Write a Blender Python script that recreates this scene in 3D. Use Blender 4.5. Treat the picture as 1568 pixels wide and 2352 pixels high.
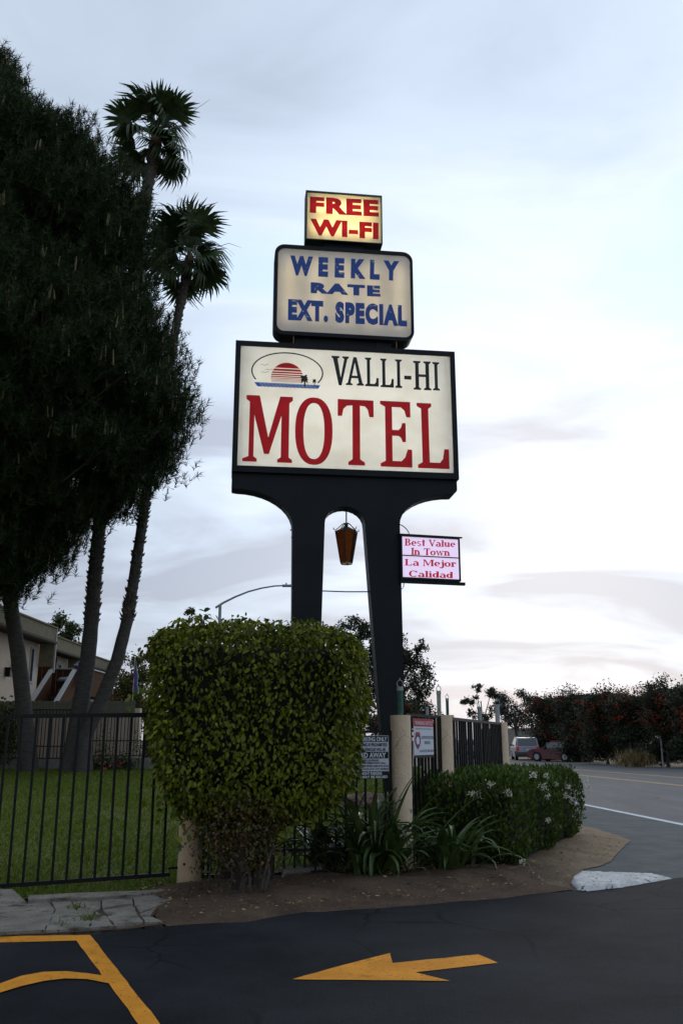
import bpy, bmesh, math, random
import numpy as np
from mathutils import Vector, Matrix
from mathutils.geometry import delaunay_2d_cdt

random.seed(7); RNG = np.random.default_rng(11)
scene = bpy.context.scene
for o in list(bpy.data.objects): bpy.data.objects.remove(o)
COL = scene.collection
R = math.radians

# ------------------------------------------------------------ camera
F, CX, CY, PITCH, CAMH = 2021.2, 784.0, 1176.0, R(14.52), 1.6
cd = bpy.data.cameras.new('camera'); cam = bpy.data.objects.new('camera', cd); COL.objects.link(cam)
cd.sensor_fit = 'VERTICAL'; cd.sensor_height = 36; cd.lens = 36 * F / 2352
cd.clip_end = 6000; cd.clip_start = .05
cam.location = (0, 0, CAMH); cam.rotation_euler = (math.pi / 2 + PITCH, 0, 0)
scene.camera = cam

# ------------------------------------------------------------ world: dusk sky with broken cloud
SUN_AZ, SUN_EL = R(14), R(19)
w = bpy.data.worlds.new('World'); scene.world = w; w.use_nodes = True
wt = w.node_tree; wt.nodes.clear()
def WN(t, **k):
    n = wt.nodes.new(t)
    for a, b in k.items(): setattr(n, a, b)
    return n
def wl(a, b): wt.links.new(a, b)
out = WN('ShaderNodeOutputWorld'); tc = WN('ShaderNodeTexCoord')
sky = WN('ShaderNodeTexSky', sky_type='NISHITA', sun_disc=False)
sky.sun_elevation = SUN_EL; sky.sun_rotation = SUN_AZ; sky.air_density = 1.2; sky.dust_density = 2.0; sky.ozone_density = 1.2
bg_sky = WN('ShaderNodeBackground'); bg_sky.inputs[1].default_value = .12
wl(sky.outputs[0], bg_sky.inputs[0])
sep = WN('ShaderNodeSeparateXYZ'); wl(tc.outputs['Generated'], sep.inputs[0])
def wm(op, a, b, clamp=False):
    n = WN('ShaderNodeMath', operation=op, use_clamp=clamp)
    for i, v in enumerate((a, b)):
        if v is None: continue
        if isinstance(v, (int, float)): n.inputs[i].default_value = v
        else: wl(v, n.inputs[i])
    return n.outputs[0]
zz = wm('ADD', wm('MAXIMUM', sep.outputs[2], 0.0), .22)
comb = WN('ShaderNodeCombineXYZ'); wl(wm('DIVIDE', sep.outputs[0], zz), comb.inputs[0]); wl(wm('DIVIDE', sep.outputs[1], zz), comb.inputs[1])
mp = WN('ShaderNodeMapping'); mp.inputs['Rotation'].default_value = (0, 0, R(-24)); mp.inputs['Scale'].default_value = (1.0, 1.7, 1); mp.inputs['Location'].default_value = (3.1, 1.7, 0)
wl(comb.outputs[0], mp.inputs[0])
nz = WN('ShaderNodeTexNoise'); nz.inputs['Scale'].default_value = 1.25; nz.inputs['Detail'].default_value = 6.0; nz.inputs['Roughness'].default_value = .52; nz.inputs['Distortion'].default_value = .7
wl(mp.outputs[0], nz.inputs['Vector'])
# clear blue - bright thin cloud - grey-lavender thick cloud
ramp = WN('ShaderNodeValToRGB'); e = ramp.color_ramp.elements
e[0].position = .37; e[0].color = (.585, .74, .94, 1); e[1].position = .70; e[1].color = (.40, .46, .58, 1)
m_ = e.new(.47); m_.color = (.66, .765, .91, 1); m_ = e.new(.57); m_.color = (.555, .655, .80, 1)
# the cloud bank lies to the left, the right is clearer
bank = WN('ShaderNodeMapRange'); bank.inputs['From Min'].default_value = -.35; bank.inputs['From Max'].default_value = .45; bank.inputs['To Min'].default_value = .08; bank.inputs['To Max'].default_value = -.05
wl(sep.outputs[0], bank.inputs['Value']); lowc = WN('ShaderNodeMapRange'); lowc.inputs['From Min'].default_value = .10; lowc.inputs['From Max'].default_value = .42; lowc.inputs['To Min'].default_value = .115; lowc.inputs['To Max'].default_value = -.015
wl(sep.outputs[2], lowc.inputs['Value']); wl(wm('ADD', wm('ADD', nz.outputs[0], bank.outputs[0]), lowc.outputs[0]), ramp.inputs[0])
# the sheet is brighter towards the hidden sun
sund = Vector((math.sin(SUN_AZ) * math.cos(SUN_EL), math.cos(SUN_AZ) * math.cos(SUN_EL), math.sin(SUN_EL)))
dot = WN('ShaderNodeVectorMath', operation='DOT_PRODUCT'); wl(tc.outputs['Generated'], dot.inputs[0]); dot.inputs[1].default_value = sund
glow = WN('ShaderNodeMapRange'); glow.inputs['From Min'].default_value = .80; glow.inputs['From Max'].default_value = 1.0; glow.inputs['To Min'].default_value = 1.0; glow.inputs['To Max'].default_value = 1.34; glow.interpolation_type = 'SMOOTHSTEP'
wl(dot.outputs['Value'], glow.inputs['Value'])
cl = WN('ShaderNodeVectorMath', operation='SCALE'); wl(ramp.outputs[0], cl.inputs[0]); wl(glow.outputs[0], cl.inputs[3])
# reddish light low over the horizon
low = WN('ShaderNodeMapRange'); low.inputs['From Min'].default_value = .0; low.inputs['From Max'].default_value = .10; low.inputs['To Min'].default_value = .45; low.inputs['To Max'].default_value = 0.0
wl(sep.outputs[2], low.inputs['Value'])
cl2 = WN('ShaderNodeMix', data_type='RGBA'); wl(low.outputs[0], cl2.inputs[0]); wl(cl.outputs[0], cl2.inputs[6]); cl2.inputs[7].default_value = (.72, .64, .68, 1)
bg_cl = WN('ShaderNodeBackground'); wl(cl2.outputs[2], bg_cl.inputs[0]); bg_cl.inputs[1].default_value = .98
mx = WN('ShaderNodeMixShader'); mx.inputs[0].default_value = .94
wl(bg_sky.outputs[0], mx.inputs[1]); wl(bg_cl.outputs[0], mx.inputs[2]); wl(mx.outputs[0], out.inputs[0])

# ------------------------------------------------------------ sun behind the cloud
sl = bpy.data.lights.new('sun', 'SUN'); sl.energy = .5; sl.angle = R(25); sl.color = (1, .93, .86)
so = bpy.data.objects.new('sun', sl); COL.objects.link(so); so.rotation_euler = (-sund).to_track_quat('-Z', 'Y').to_euler(); so.location = (20, 20, 40)

vs = scene.view_settings; vs.view_transform = 'Standard'; vs.look = 'None'; vs.gamma = 1; vs.exposure = 0; vs.use_curve_mapping = False

# ============================================================ helpers
def ray(x, y):
    a = (x - CX) / F; b = (CY - y) / F
    return Vector((a, math.cos(PITCH) - b * math.sin(PITCH), math.sin(PITCH) + b * math.cos(PITCH)))
def G(x, y, z=0):
    d = ray(x, y); t = (z - CAMH) / d.z; return Vector((d.x * t, d.y * t, z))
def AT(x, y, Y):
    d = ray(x, y); t = Y / d.y; return Vector((d.x * t, Y, CAMH + d.z * t))

def tag(o, label=None, cat=None, group=None, kind=None):
    if label: o['label'] = label
    if cat: o['category'] = cat
    if group: o['group'] = group
    if kind: o['kind'] = kind
    return o
def thing(name, loc, label, cat, group=None):
    o = bpy.data.objects.new(name, None); COL.objects.link(o); o.location = loc; o.empty_display_size = .2
    return tag(o, label, cat, group)
def woff(parent):
    v = Vector((0, 0, 0))
    while parent: v += Vector(parent.location); parent = parent.parent
    return v
def link(name, me, m, parent=None, loc=None):
    o = bpy.data.objects.new(name, me); COL.objects.link(o)
    if m and not me.materials: me.materials.append(m)
    if parent: o.parent = parent
    if loc is not None: o.location = loc
    return o

class MB:
    """collects world-space shapes, builds ONE mesh object"""
    def __init__(s): s.v = []; s.f = []
    def add(s, vs, fs):
        n = len(s.v); s.v += [tuple(v) for v in vs]; s.f += [tuple(i + n for i in f) for f in fs]; return s
    def box(s, c, d, rz=0, M=None):
        c = Vector(c); x, y, z = d[0] / 2, d[1] / 2, d[2] / 2
        q = M if M is not None else Matrix.Rotation(rz, 3, 'Z')
        vs = [c + q @ Vector((a * x, b * y, e * z)) for e in (-1, 1) for a, b in ((-1, -1), (1, -1), (1, 1), (-1, 1))]
        return s.add(vs, [(3, 2, 1, 0), (4, 5, 6, 7), (0, 1, 5, 4), (1, 2, 6, 5), (2, 3, 7, 6), (3, 0, 4, 7)])
    def bar(s, a, b, wd, ht=None, up=(0, 0, 1)):
        a, b = Vector(a), Vector(b); d = b - a; L = d.length; d.normalize(); up = Vector(up)
        if abs(d.dot(up)) > .99: up = Vector((1, 0, 0))
        sx = d.cross(up).normalized(); sz = sx.cross(d)
        M = Matrix((sx, d, sz)).transposed(); return s.box((a + b) / 2, (wd, L, ht or wd), M=M)
    def tube(s, pts, rad, n=8, cap=True):
        pts = [Vector(p) for p in pts]; rs = rad if isinstance(rad, (list, tuple)) else [rad] * len(pts)
        b = len(s.v); ref = Vector((.13, .2, .97))
        for i, p in enumerate(pts):
            t = (pts[min(i + 1, len(pts) - 1)] - pts[max(i - 1, 0)]).normalized()
            if abs(t.dot(ref)) > .98: ref2 = Vector((1, .1, 0))
            else: ref2 = ref
            if abs(t.z) > .8: ref2 = Vector((1, .1, 0))
            u = t.cross(ref2).normalized(); w_ = t.cross(u)
            for k in range(n):
                a = 2 * math.pi * k / n; s.v.append(tuple(p + (u * math.cos(a) + w_ * math.sin(a)) * rs[i]))
        for i in range(len(pts) - 1):
            for k in range(n):
                k2 = (k + 1) % n; s.f.append((b + i * n + k, b + i * n + k2, b + (i + 1) * n + k2, b + (i + 1) * n + k))
        if cap:
            s.f.append(tuple(b + k for k in range(n))[::-1]); e = b + (len(pts) - 1) * n; s.f.append(tuple(e + k for k in range(n)))
        return s
    def prism(s, poly, depth):
        """poly: list of 3D points (planar), depth: vector"""
        n = len(poly); d = Vector(depth); a = [Vector(p) for p in poly]; bb = [p + d for p in a]
        return s.add(a + bb, [tuple(range(n))[::-1], tuple(range(n, 2 * n))] + [(i, (i + 1) % n, n + (i + 1) % n, n + i) for i in range(n)])
    def build(s, name, m, parent=None, smooth=False, bevel=0, tri=False):
        off = woff(parent); me = bpy.data.meshes.new(name)
        me.from_pydata([tuple(Vector(v) - off) for v in s.v], [], s.f)
        bm = bmesh.new(); bm.from_mesh(me)
        if bevel:
            bmesh.ops.bevel(bm, geom=[e for e in bm.edges if len(e.link_faces) == 2 and e.calc_face_angle(0) > .6], offset=bevel, segments=2, affect='EDGES', clamp_overlap=True)
        bmesh.ops.recalc_face_normals(bm, faces=bm.faces); bm.to_mesh(me); bm.free()
        if smooth:
            for p in me.polygons: p.use_smooth = True
            try: me.set_sharp_from_angle(angle=R(40))
            except Exception: pass
        return link(name, me, m, parent)

def np_mesh(name, V, Fc, m, parent=None, smooth=False):
    off = np.array(woff(parent)); V = (np.asarray(V) - off).astype(np.float32); Fc = np.asarray(Fc, dtype=np.int32)
    me = bpy.data.meshes.new(name); k = Fc.shape[1]
    me.vertices.add(len(V)); me.vertices.foreach_set('co', V.ravel())
    me.loops.add(Fc.size); me.loops.foreach_set('vertex_index', Fc.ravel())
    me.polygons.add(len(Fc)); me.polygons.foreach_set('loop_start', np.arange(0, Fc.size, k, dtype=np.int32))
    me.update(calc_edges=True); me.validate()
    if smooth: me.polygons.foreach_set('use_smooth', np.ones(len(me.polygons), dtype=bool))
    return link(name, me, m, parent)
def norm(a): return a / np.maximum(np.linalg.norm(a, axis=-1, keepdims=True), 1e-9)
def frames(d, nrm):
    """rotation matrices (N,3,3): column y = d (leaf axis), column z ~ nrm"""
    y = norm(d); x = norm(np.cross(y, nrm)); z = np.cross(x, y)
    return np.stack([x, y, z], axis=-1)
def scatter(T, Fc, M, P, S):
    T = np.asarray(T, float); Fc = np.asarray(Fc); n = len(P)
    S = np.asarray(S, float).reshape(n, -1) * np.ones((1, 3))
    V = np.einsum('nij,nkj->nki', M, T[None] * S[:, None, :]) + np.asarray(P)[:, None, :]
    FF = (Fc[None] + (np.arange(n) * len(T))[:, None, None]).reshape(-1, Fc.shape[1])
    return V.reshape(-1, 3), FF
def rdir(n): return norm(RNG.normal(size=(n, 3)))

# leaf templates: axis +y, unit length
LEAF = ([(0, 0, 0), (.30, .32, .06), (-.30, .32, .06), (.26, .66, .03), (-.26, .66, .03), (0, 1, -.10), (0, .45, -.05)],
        [(0, 1, 6), (0, 6, 2), (1, 3, 6), (6, 4, 2), (3, 5, 6), (6, 5, 4)])
SLIM = ([(0, 0, 0), (.17, .45, .03), (-.17, .45, .03), (0, 1, -.04)], [(0, 1, 2), (1, 3, 2)])
NEED = ([(-.5, 0, 0), (.5, 0, 0), (0, 1, 0)], [(0, 1, 2)])

# ------------------------------------------------------------ materials
def mat(name, col, rough=.8, col2=None, scale=4, bump=0, bscale=40, metal=0, spec=.3, detail=5, island=False, transl=0, coat=0, lo=.35, hi=.65, emit=None, es=0, stretch=None):
    m = bpy.data.materials.new(name); m.use_nodes = True; t = m.node_tree; b = t.nodes['Principled BSDF']
    b.inputs['Base Color'].default_value = (*col, 1); b.inputs['Roughness'].default_value = rough; b.inputs['Metallic'].default_value = metal
    b.inputs['Specular IOR Level'].default_value = spec; b.inputs['Coat Weight'].default_value = coat
    if emit: b.inputs['Emission Color'].default_value = (*emit, 1); b.inputs['Emission Strength'].default_value = es
    N = t.nodes.new; Lk = t.links.new
    co = N('ShaderNodeTexCoord'); vec = co.outputs['Object']
    if stretch:
        mpn = N('ShaderNodeMapping'); mpn.inputs['Scale'].default_value = stretch; Lk(vec, mpn.inputs[0]); vec = mpn.outputs[0]
    csock = None
    if col2:
        rp = N('ShaderNodeValToRGB'); rp.color_ramp.elements[0].color = (*col, 1); rp.color_ramp.elements[1].color = (*col2, 1)
        if island:
            g = N('ShaderNodeNewGeometry'); Lk(g.outputs['Random Per Island'], rp.inputs[0]); rp.color_ramp.elements[0].position = 0; rp.color_ramp.elements[1].position = 1
        else:
            n = N('ShaderNodeTexNoise'); n.inputs['Scale'].default_value = scale; n.inputs['Detail'].default_value = detail; n.inputs['Roughness'].default_value = .6
            Lk(vec, n.inputs['Vector']); Lk(n.outputs[0], rp.inputs[0]); rp.color_ramp.elements[0].position = lo; rp.color_ramp.elements[1].position = hi
        csock = rp.outputs[0]; Lk(csock, b.inputs['Base Color'])
    if bump:
        n = N('ShaderNodeTexNoise'); n.inputs['Scale'].default_value = bscale; n.inputs['Detail'].default_value = 6
        Lk(vec, n.inputs['Vector']); bp = N('ShaderNodeBump'); bp.inputs['Strength'].default_value = bump; bp.inputs['Distance'].default_value = .02
        Lk(n.outputs[0], bp.inputs['Height']); Lk(bp.outputs[0], b.inputs['Normal'])
    if transl:
        tr = N('ShaderNodeBsdfTranslucent'); ms = N('ShaderNodeMixShader'); ms.inputs[0].default_value = transl
        if csock: Lk(csock, tr.inputs[0])
        else: tr.inputs[0].default_value = (*col, 1)
        o = t.nodes['Material Output']; Lk(b.outputs[0], ms.inputs[1]); Lk(tr.outputs[0], ms.inputs[2]); Lk(ms.outputs[0], o.inputs[0])
    return m
def add_spots(m, col, scale, thr, soft=.04, detail=3):
    """mix a second colour in irregular spots over the base colour"""
    t = m.node_tree; b = t.nodes['Principled BSDF']; N = t.nodes.new; Lk = t.links.new
    n = N('ShaderNodeTexNoise'); n.inputs['Scale'].default_value = scale; n.inputs['Detail'].default_value = detail
    co = N('ShaderNodeTexCoord'); Lk(co.outputs['Object'], n.inputs['Vector'])
    mr = N('ShaderNodeMapRange'); mr.inputs['From Min'].default_value = thr; mr.inputs['From Max'].default_value = thr + soft; Lk(n.outputs[0], mr.inputs['Value'])
    mi = N('ShaderNodeMix'); mi.data_type = 'RGBA'; Lk(mr.outputs[0], mi.inputs[0]); mi.inputs[7].default_value = (*col, 1)
    s = b.inputs['Base Color']
    if s.links: Lk(s.links[0].from_socket, mi.inputs[6])
    else: mi.inputs[6].default_value = s.default_value
    Lk(mi.outputs[2], s); return m
def add_cracks(m, scale, width, col, depth=.4, mask=.5, mscale=.35):
    t = m.node_tree; b = t.nodes['Principled BSDF']; N = t.nodes.new; Lk = t.links.new
    co = N('ShaderNodeTexCoord'); wn = N('ShaderNodeTexNoise'); wn.inputs['Scale'].default_value = scale * 2.2; wn.inputs['Detail'].default_value = 4
    Lk(co.outputs['Object'], wn.inputs['Vector'])
    mi0 = N('ShaderNodeMix'); mi0.data_type = 'VECTOR'; mi0.inputs[0].default_value = .18; Lk(co.outputs['Object'], mi0.inputs[4]); Lk(wn.outputs['Color'], mi0.inputs[5])
    v = N('ShaderNodeTexVoronoi'); v.feature = 'DISTANCE_TO_EDGE'; v.inputs['Scale'].default_value = scale; Lk(mi0.outputs[1], v.inputs['Vector'])
    lt = N('ShaderNodeMapRange'); lt.inputs['From Min'].default_value = 0; lt.inputs['From Max'].default_value = width; lt.inputs['To Min'].default_value = 1; lt.inputs['To Max'].default_value = 0; Lk(v.outputs[0], lt.inputs['Value'])
    mk = N('ShaderNodeTexNoise'); mk.inputs['Scale'].default_value = mscale; Lk(co.outputs['Object'], mk.inputs['Vector'])
    mr = N('ShaderNodeMapRange'); mr.inputs['From Min'].default_value = mask; mr.inputs['From Max'].default_value = mask + .08; Lk(mk.outputs[0], mr.inputs['Value'])
    mu = N('ShaderNodeMath'); mu.operation = 'MULTIPLY'; Lk(lt.outputs[0], mu.inputs[0]); Lk(mr.outputs[0], mu.inputs[1])
    mi = N('ShaderNodeMix'); mi.data_type = 'RGBA'; Lk(mu.outputs[0], mi.inputs[0]); mi.inputs[7].default_value = (*col, 1)
    s = b.inputs['Base Color']
    if s.links: Lk(s.links[0].from_socket, mi.inputs[6])
    else: mi.inputs[6].default_value = s.default_value
    Lk(mi.outputs[2], s); return m

M = {}
M['sealcoat'] = add_cracks(add_spots(mat('sealcoat asphalt', (.0065, .0075, .0092), .84, (.0195, .0218, .0258), .8, .6, 110, spec=.12, detail=8), (.04, .04, .04), 55, .70, .03), .9, .016, (.0012, .0012, .0014), mask=.45)
M['apron'] = add_cracks(add_spots(mat('weathered grey asphalt', (.062, .071, .075), .9, (.10, .108, .108), 2.2, .5, 160), (.16, .16, .15), 120, .66), .8, .010, (.03, .03, .03), mask=.52)
M['road'] = add_cracks(mat('road asphalt', (.085, .085, .09), .85, (.125, .122, .12), .9, .4, 120, stretch=(1.6, .25, 1)), .5, .008, (.05, .05, .05), mask=.45)
M['yellow_paint'] = add_spots(add_spots(mat('yellow paint', (.64, .235, .010), .8, (.80, .31, .018), 3.5, .6, 140, detail=9), (.20, .09, .013), 42, .63, .06), (.30, .13, .015), 3.0, .60, .12, 8)
M['road_yellow'] = add_spots(mat('worn yellow road paint', (.72, .42, .13), .8, (.62, .37, .13), 6), (.14, .13, .12), 25, .60, .05)
M['road_white'] = add_spots(mat('worn white road paint', (.62, .64, .68), .8, (.52, .54, .58), 5), (.13, .13, .13), 18, .62, .06)
M['dirt'] = add_spots(add_spots(mat('brown dirt', (.052, .031, .019), .95, (.105, .066, .040), 2.4, .9, 60, detail=9), (.17, .125, .055), 34, .64, .05), (.025, .018, .013), 24, .66, .05)
M['strawdirt'] = add_spots(add_spots(mat('sandy verge', (.17, .115, .072), .95, (.25, .18, .115), 3, .9, 60, detail=9), (.30, .24, .10), 45, .60, .05), (.06, .04, .03), 28, .64, .05)
def blend_x(m, col, x0, x1):
    t = m.node_tree; b = t.nodes['Principled BSDF']; N = t.nodes.new; Lk = t.links.new
    co = N('ShaderNodeTexCoord'); sx = N('ShaderNodeSeparateXYZ'); Lk(co.outputs['Object'], sx.inputs[0]); n = N('ShaderNodeTexNoise'); n.inputs['Scale'].default_value = 2.6; n.inputs['Detail'].default_value = 9; Lk(co.outputs['Object'], n.inputs['Vector'])
    ad = N('ShaderNodeMath'); ad.operation = 'MULTIPLY_ADD'; Lk(n.outputs[0], ad.inputs[0]); ad.inputs[1].default_value = 1.6; Lk(sx.outputs[0], ad.inputs[2])
    mr = N('ShaderNodeMapRange'); mr.inputs['From Min'].default_value = x0 + .8; mr.inputs['From Max'].default_value = x1 + .8; Lk(ad.outputs[0], mr.inputs['Value'])
    n2 = N('ShaderNodeTexNoise'); n2.inputs['Scale'].default_value = 30; n2.inputs['Detail'].default_value = 8; Lk(co.outputs['Object'], n2.inputs['Vector'])
    rp = N('ShaderNodeValToRGB'); rp.color_ramp.elements[0].position = .35; rp.color_ramp.elements[1].position = .68; rp.color_ramp.elements[0].color = tuple(c * .6 for c in col) + (1,); rp.color_ramp.elements[1].color = tuple(c * 1.5 for c in col) + (1,); Lk(n2.outputs[0], rp.inputs[0])
    mi = N('ShaderNodeMix'); mi.data_type = 'RGBA'; Lk(mr.outputs[0], mi.inputs[0]); s_ = b.inputs['Base Color']; Lk(rp.outputs[0], mi.inputs[6]); Lk(s_.links[0].from_socket, mi.inputs[7]); Lk(mi.outputs[2], s_); return m
M['strawdirt'] = blend_x(M['strawdirt'], (.078, .050, .031), 2.3, 3.3)
M['concrete'] = add_spots(add_spots(mat('old concrete', (.165, .145, .118), .9, (.28, .252, .21), 3.2, 1.0, 70, detail=9), (.055, .042, .032), 4, .56, .14, 8), (.05, .045, .04), 40, .62, .05)
M['curb_white'] = add_spots(mat('chipped white curb paint', (.46, .455, .44), .85, (.64, .635, .62), 6, 1.0, 40), (.10, .095, .09), 20, .60, .06, 7)
M['lawn'] = mat('lawn ground', (.05, .062, .010), .95, (.085, .10, .018), 1.2, .5, 60)
M['grass'] = mat('grass blades', (.055, .095, .006), .6, (.15, .20, .016), island=True, transl=.3)
M['earth'] = mat('bare ground', (.05, .042, .03), .95, (.08, .07, .045), .5)
M['black_iron'] = mat('black painted iron', (.004, .0045, .005), .5, (.008, .008, .008), 20, .1, 60, spec=.2)
M['sign_black'] = mat('near-black sign paint', (.0045, .006, .0072), .5, (.0075, .0095, .011), 1.2, .05, 30, spec=.16)
M['sign_green'] = mat('dark green trim', (.008, .03, .022), .5)
M['stucco_tube'] = add_cracks(add_spots(mat('cream stucco', (.62, .475, .32), .9, (.70, .55, .39), 5, .5, 40, detail=7), (.24, .19, .14), 7, .66, .06), 2.0, .012, (.30, .23, .16), mask=.50, mscale=1.5)
M['stucco_base'] = add_spots(mat('tan stucco with peeling', (.46, .32, .20), .9, (.54, .39, .25), 5, .4, 40), (.055, .05, .045), 4.2, .56, .03)
M['galv'] = mat('galvanised pipe', (.26, .29, .30), .6, (.36, .38, .38), 12, metal=.5)
M['greenpipe'] = mat('green painted pipe', (.02, .085, .06), .6, (.04, .11, .08), 15)
M['greypipe'] = mat('weathered pipe', (.22, .22, .19), .7, (.33, .32, .29), 15)
M['ficus'] = mat('ficus leaf', (.013, .034, .002), .42, (.20, .215, .010), island=True, transl=.28, spec=.22)
M['ficus_core'] = mat('near-black foliage core', (.010, .012, .006), 1)  # near-black: the shade inside foliage is put into the colour
M['bark_dark'] = mat('dark bark', (.045, .037, .03), .95, (.08, .066, .055), 12, 1, 30, stretch=(1, 1, .3))
M['hedge_bark'] = mat('dark hedge stem', (.025, .02, .016), .95, (.05, .04, .032), 12, 1, 30)
M['privet'] = mat('privet leaf', (.013, .038, .004), .4, (.085, .125, .015), island=True, transl=.25, spec=.25)
M['flower_cream'] = mat('cream blossom', (.55, .52, .40), .8, (.72, .70, .58), island=True)
M['strap'] = mat('strap leaf', (.040, .078, .018), .36, (.085, .125, .034), 3, spec=.5, transl=.18)
M['strap2'] = mat('yellowing strap leaf', (.10, .11, .02), .4, (.055, .085, .025), 3, spec=.4, transl=.12)
M['jade'] = mat('reddish jade leaf', (.022, .026, .004), .5, (.085, .036, .006), island=True, spec=.4)
M['deadleaf'] = mat('dry litter', (.09, .055, .028), .9, (.32, .24, .10), island=True)
M['pine'] = mat('pine needle', (.008, .018, .005), .6, (.034, .058, .014), island=True, transl=.12, spec=.15)
M['candle'] = mat('pine candle', (.10, .095, .04), .8, (.17, .13, .07), island=True)
M['palm'] = mat('palm frond', (.026, .050, .014), .45, (.055, .088, .026), 2.5, spec=.35, transl=.15)
M['palmdry'] = mat('dry palm leaf base', (.055, .042, .030), .9, (.13, .105, .08), island=True)
M['palmtrunk'] = mat('palm trunk', (.050, .045, .040), .95, (.085, .078, .07), 4, 1.0, 18, stretch=(1, 1, 4))
M['tree_a'] = mat('broad leaf green', (.024, .038, .012), .6, (.07, .085, .02), island=True, transl=.2)
M['tree_b'] = mat('eucalyptus leaf', (.025, .033, .020), .6, (.06, .07, .038), island=True, transl=.2)
M['tree_c'] = mat('yellow-olive leaf', (.045, .055, .012), .6, (.12, .12, .025), island=True, transl=.25)  # yellow-green is the leaf's own colour
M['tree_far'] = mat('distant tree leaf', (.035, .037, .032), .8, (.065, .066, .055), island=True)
M['redleaf'] = mat('bottlebrush leaf', (.020, .030, .015), .6, (.045, .055, .026), island=True, transl=.15)
M['redflower'] = mat('red blossom', (.38, .028, .010), .8, (.55, .07, .02), island=True)
M['rock'] = add_spots(mat('red-brown rock', (.10, .062, .045), .9, (.20, .135, .10), 3, 1, 14, detail=8), (.05, .035, .03), 5, .58, .1)
M['sign_white'] = mat('sign face', (.74, .72, .66), .35)
M['redvinyl'] = mat('red vinyl', (.46, .006, .012), .45, (.54, .010, .016), 3, transl=.35)
M['blackvinyl'] = mat('black vinyl', (.008, .014, .012), .45)
M['bluevinyl'] = mat('blue vinyl', (.018, .066, .27), .5)
M['seablue'] = mat('sea blue vinyl', (.05, .17, .55), .5)
M['metal_sheet'] = mat('white sign sheet', (.52, .55, .60), .45, (.58, .61, .66), 2)
M['sheet_black'] = mat('black print', (.006, .006, .007), .5)
M['sheet_red'] = mat('red print', (.42, .02, .025), .5)
M['sheet_grey'] = mat('grey print', (.10, .11, .13), .5)
M['sheet_white'] = mat('white print', (.62, .64, .68), .5)
M['print_blue'] = mat('dark blue print', (.03, .04, .12), .5)
print('helpers ok')

# ============================================================ the setting
def inside(p, poly):
    x, y = p; c = False; n = len(poly)
    for i in range(n):
        x1, y1 = poly[i]; x2, y2 = poly[(i + 1) % n]
        if (y1 > y) != (y2 > y) and x < (x2 - x1) * (y - y1) / (y2 - y1) + x1: c = not c
    return c
def edge_dist(p, poly):
    px, py = p; d = 1e9; n = len(poly)
    for i in range(n):
        x1, y1 = poly[i]; x2, y2 = poly[(i + 1) % n]; dx, dy = x2 - x1, y2 - y1
        t = max(0, min(1, ((px - x1) * dx + (py - y1) * dy) / (dx * dx + dy * dy + 1e-12)))
        d = min(d, math.hypot(px - x1 - t * dx, py - y1 - t * dy))
    return d
def sheet(name, poly, zf, m, step=None, parent=None):
    """fill a 2D polygon; with a step, on a fine grid, z = zf(x, y, distance to edge)"""
    poly = [tuple(p)[:2] for p in poly]; pts = [Vector(p) for p in poly]; n = len(pts)
    edges = [(i, (i + 1) % n) for i in range(n)]
    if step:
        xs = [p[0] for p in poly]; ys = [p[1] for p in poly]; y = min(ys)
        while y < max(ys):
            x = min(xs)
            while x < max(xs):
                q = (x + random.uniform(-.3, .3) * step, y + random.uniform(-.3, .3) * step)
                if inside(q, poly) and edge_dist(q, poly) > step * .3: pts.append(Vector(q))
                x += step
            y += step
    v, e, f, *_ = delaunay_2d_cdt(pts, edges, [], 1, 1e-6)
    V = [(p.x, p.y, zf if isinstance(zf, (int, float)) else zf(p.x, p.y, edge_dist((p.x, p.y), poly))) for p in v]
    me = bpy.data.meshes.new(name); off = woff(parent); me.from_pydata([tuple(Vector(q) - off) for q in V], [], f)
    bm = bmesh.new(); bm.from_mesh(me)
    for fc in bm.faces:
        fc.normal_update()
        if fc.normal.z < 0: fc.normal_flip()
    bm.to_mesh(me); bm.free()
    for p in me.polygons: p.use_smooth = True
    return link(name, me, m, parent)
def jitter(poly, seg=.15, amp=.02):
    o = []
    for i in range(len(poly) - 1):
        a, b = Vector(poly[i][:2]), Vector(poly[i + 1][:2]); n = max(1, int((b - a).length / seg))
        for k in range(n): o.append(a.lerp(b, k / n) + (Vector((random.gauss(0, amp), random.gauss(0, amp))) if k or i else Vector((0, 0))))
    o.append(Vector(poly[-1][:2])); return o
def Z3(x, y): return (.5 * x, 2021 + .5 * y)           # enlargement coordinates to picture coordinates
def g2(pts, z=0): return [G(*q, z).xy for q in pts]

S = lambda o: tag(o, kind='structure')
S(sheet('ground', [(-900, -40), (900, -40), (900, 1800), (-900, 1800)], -.03, M['earth']))

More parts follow.
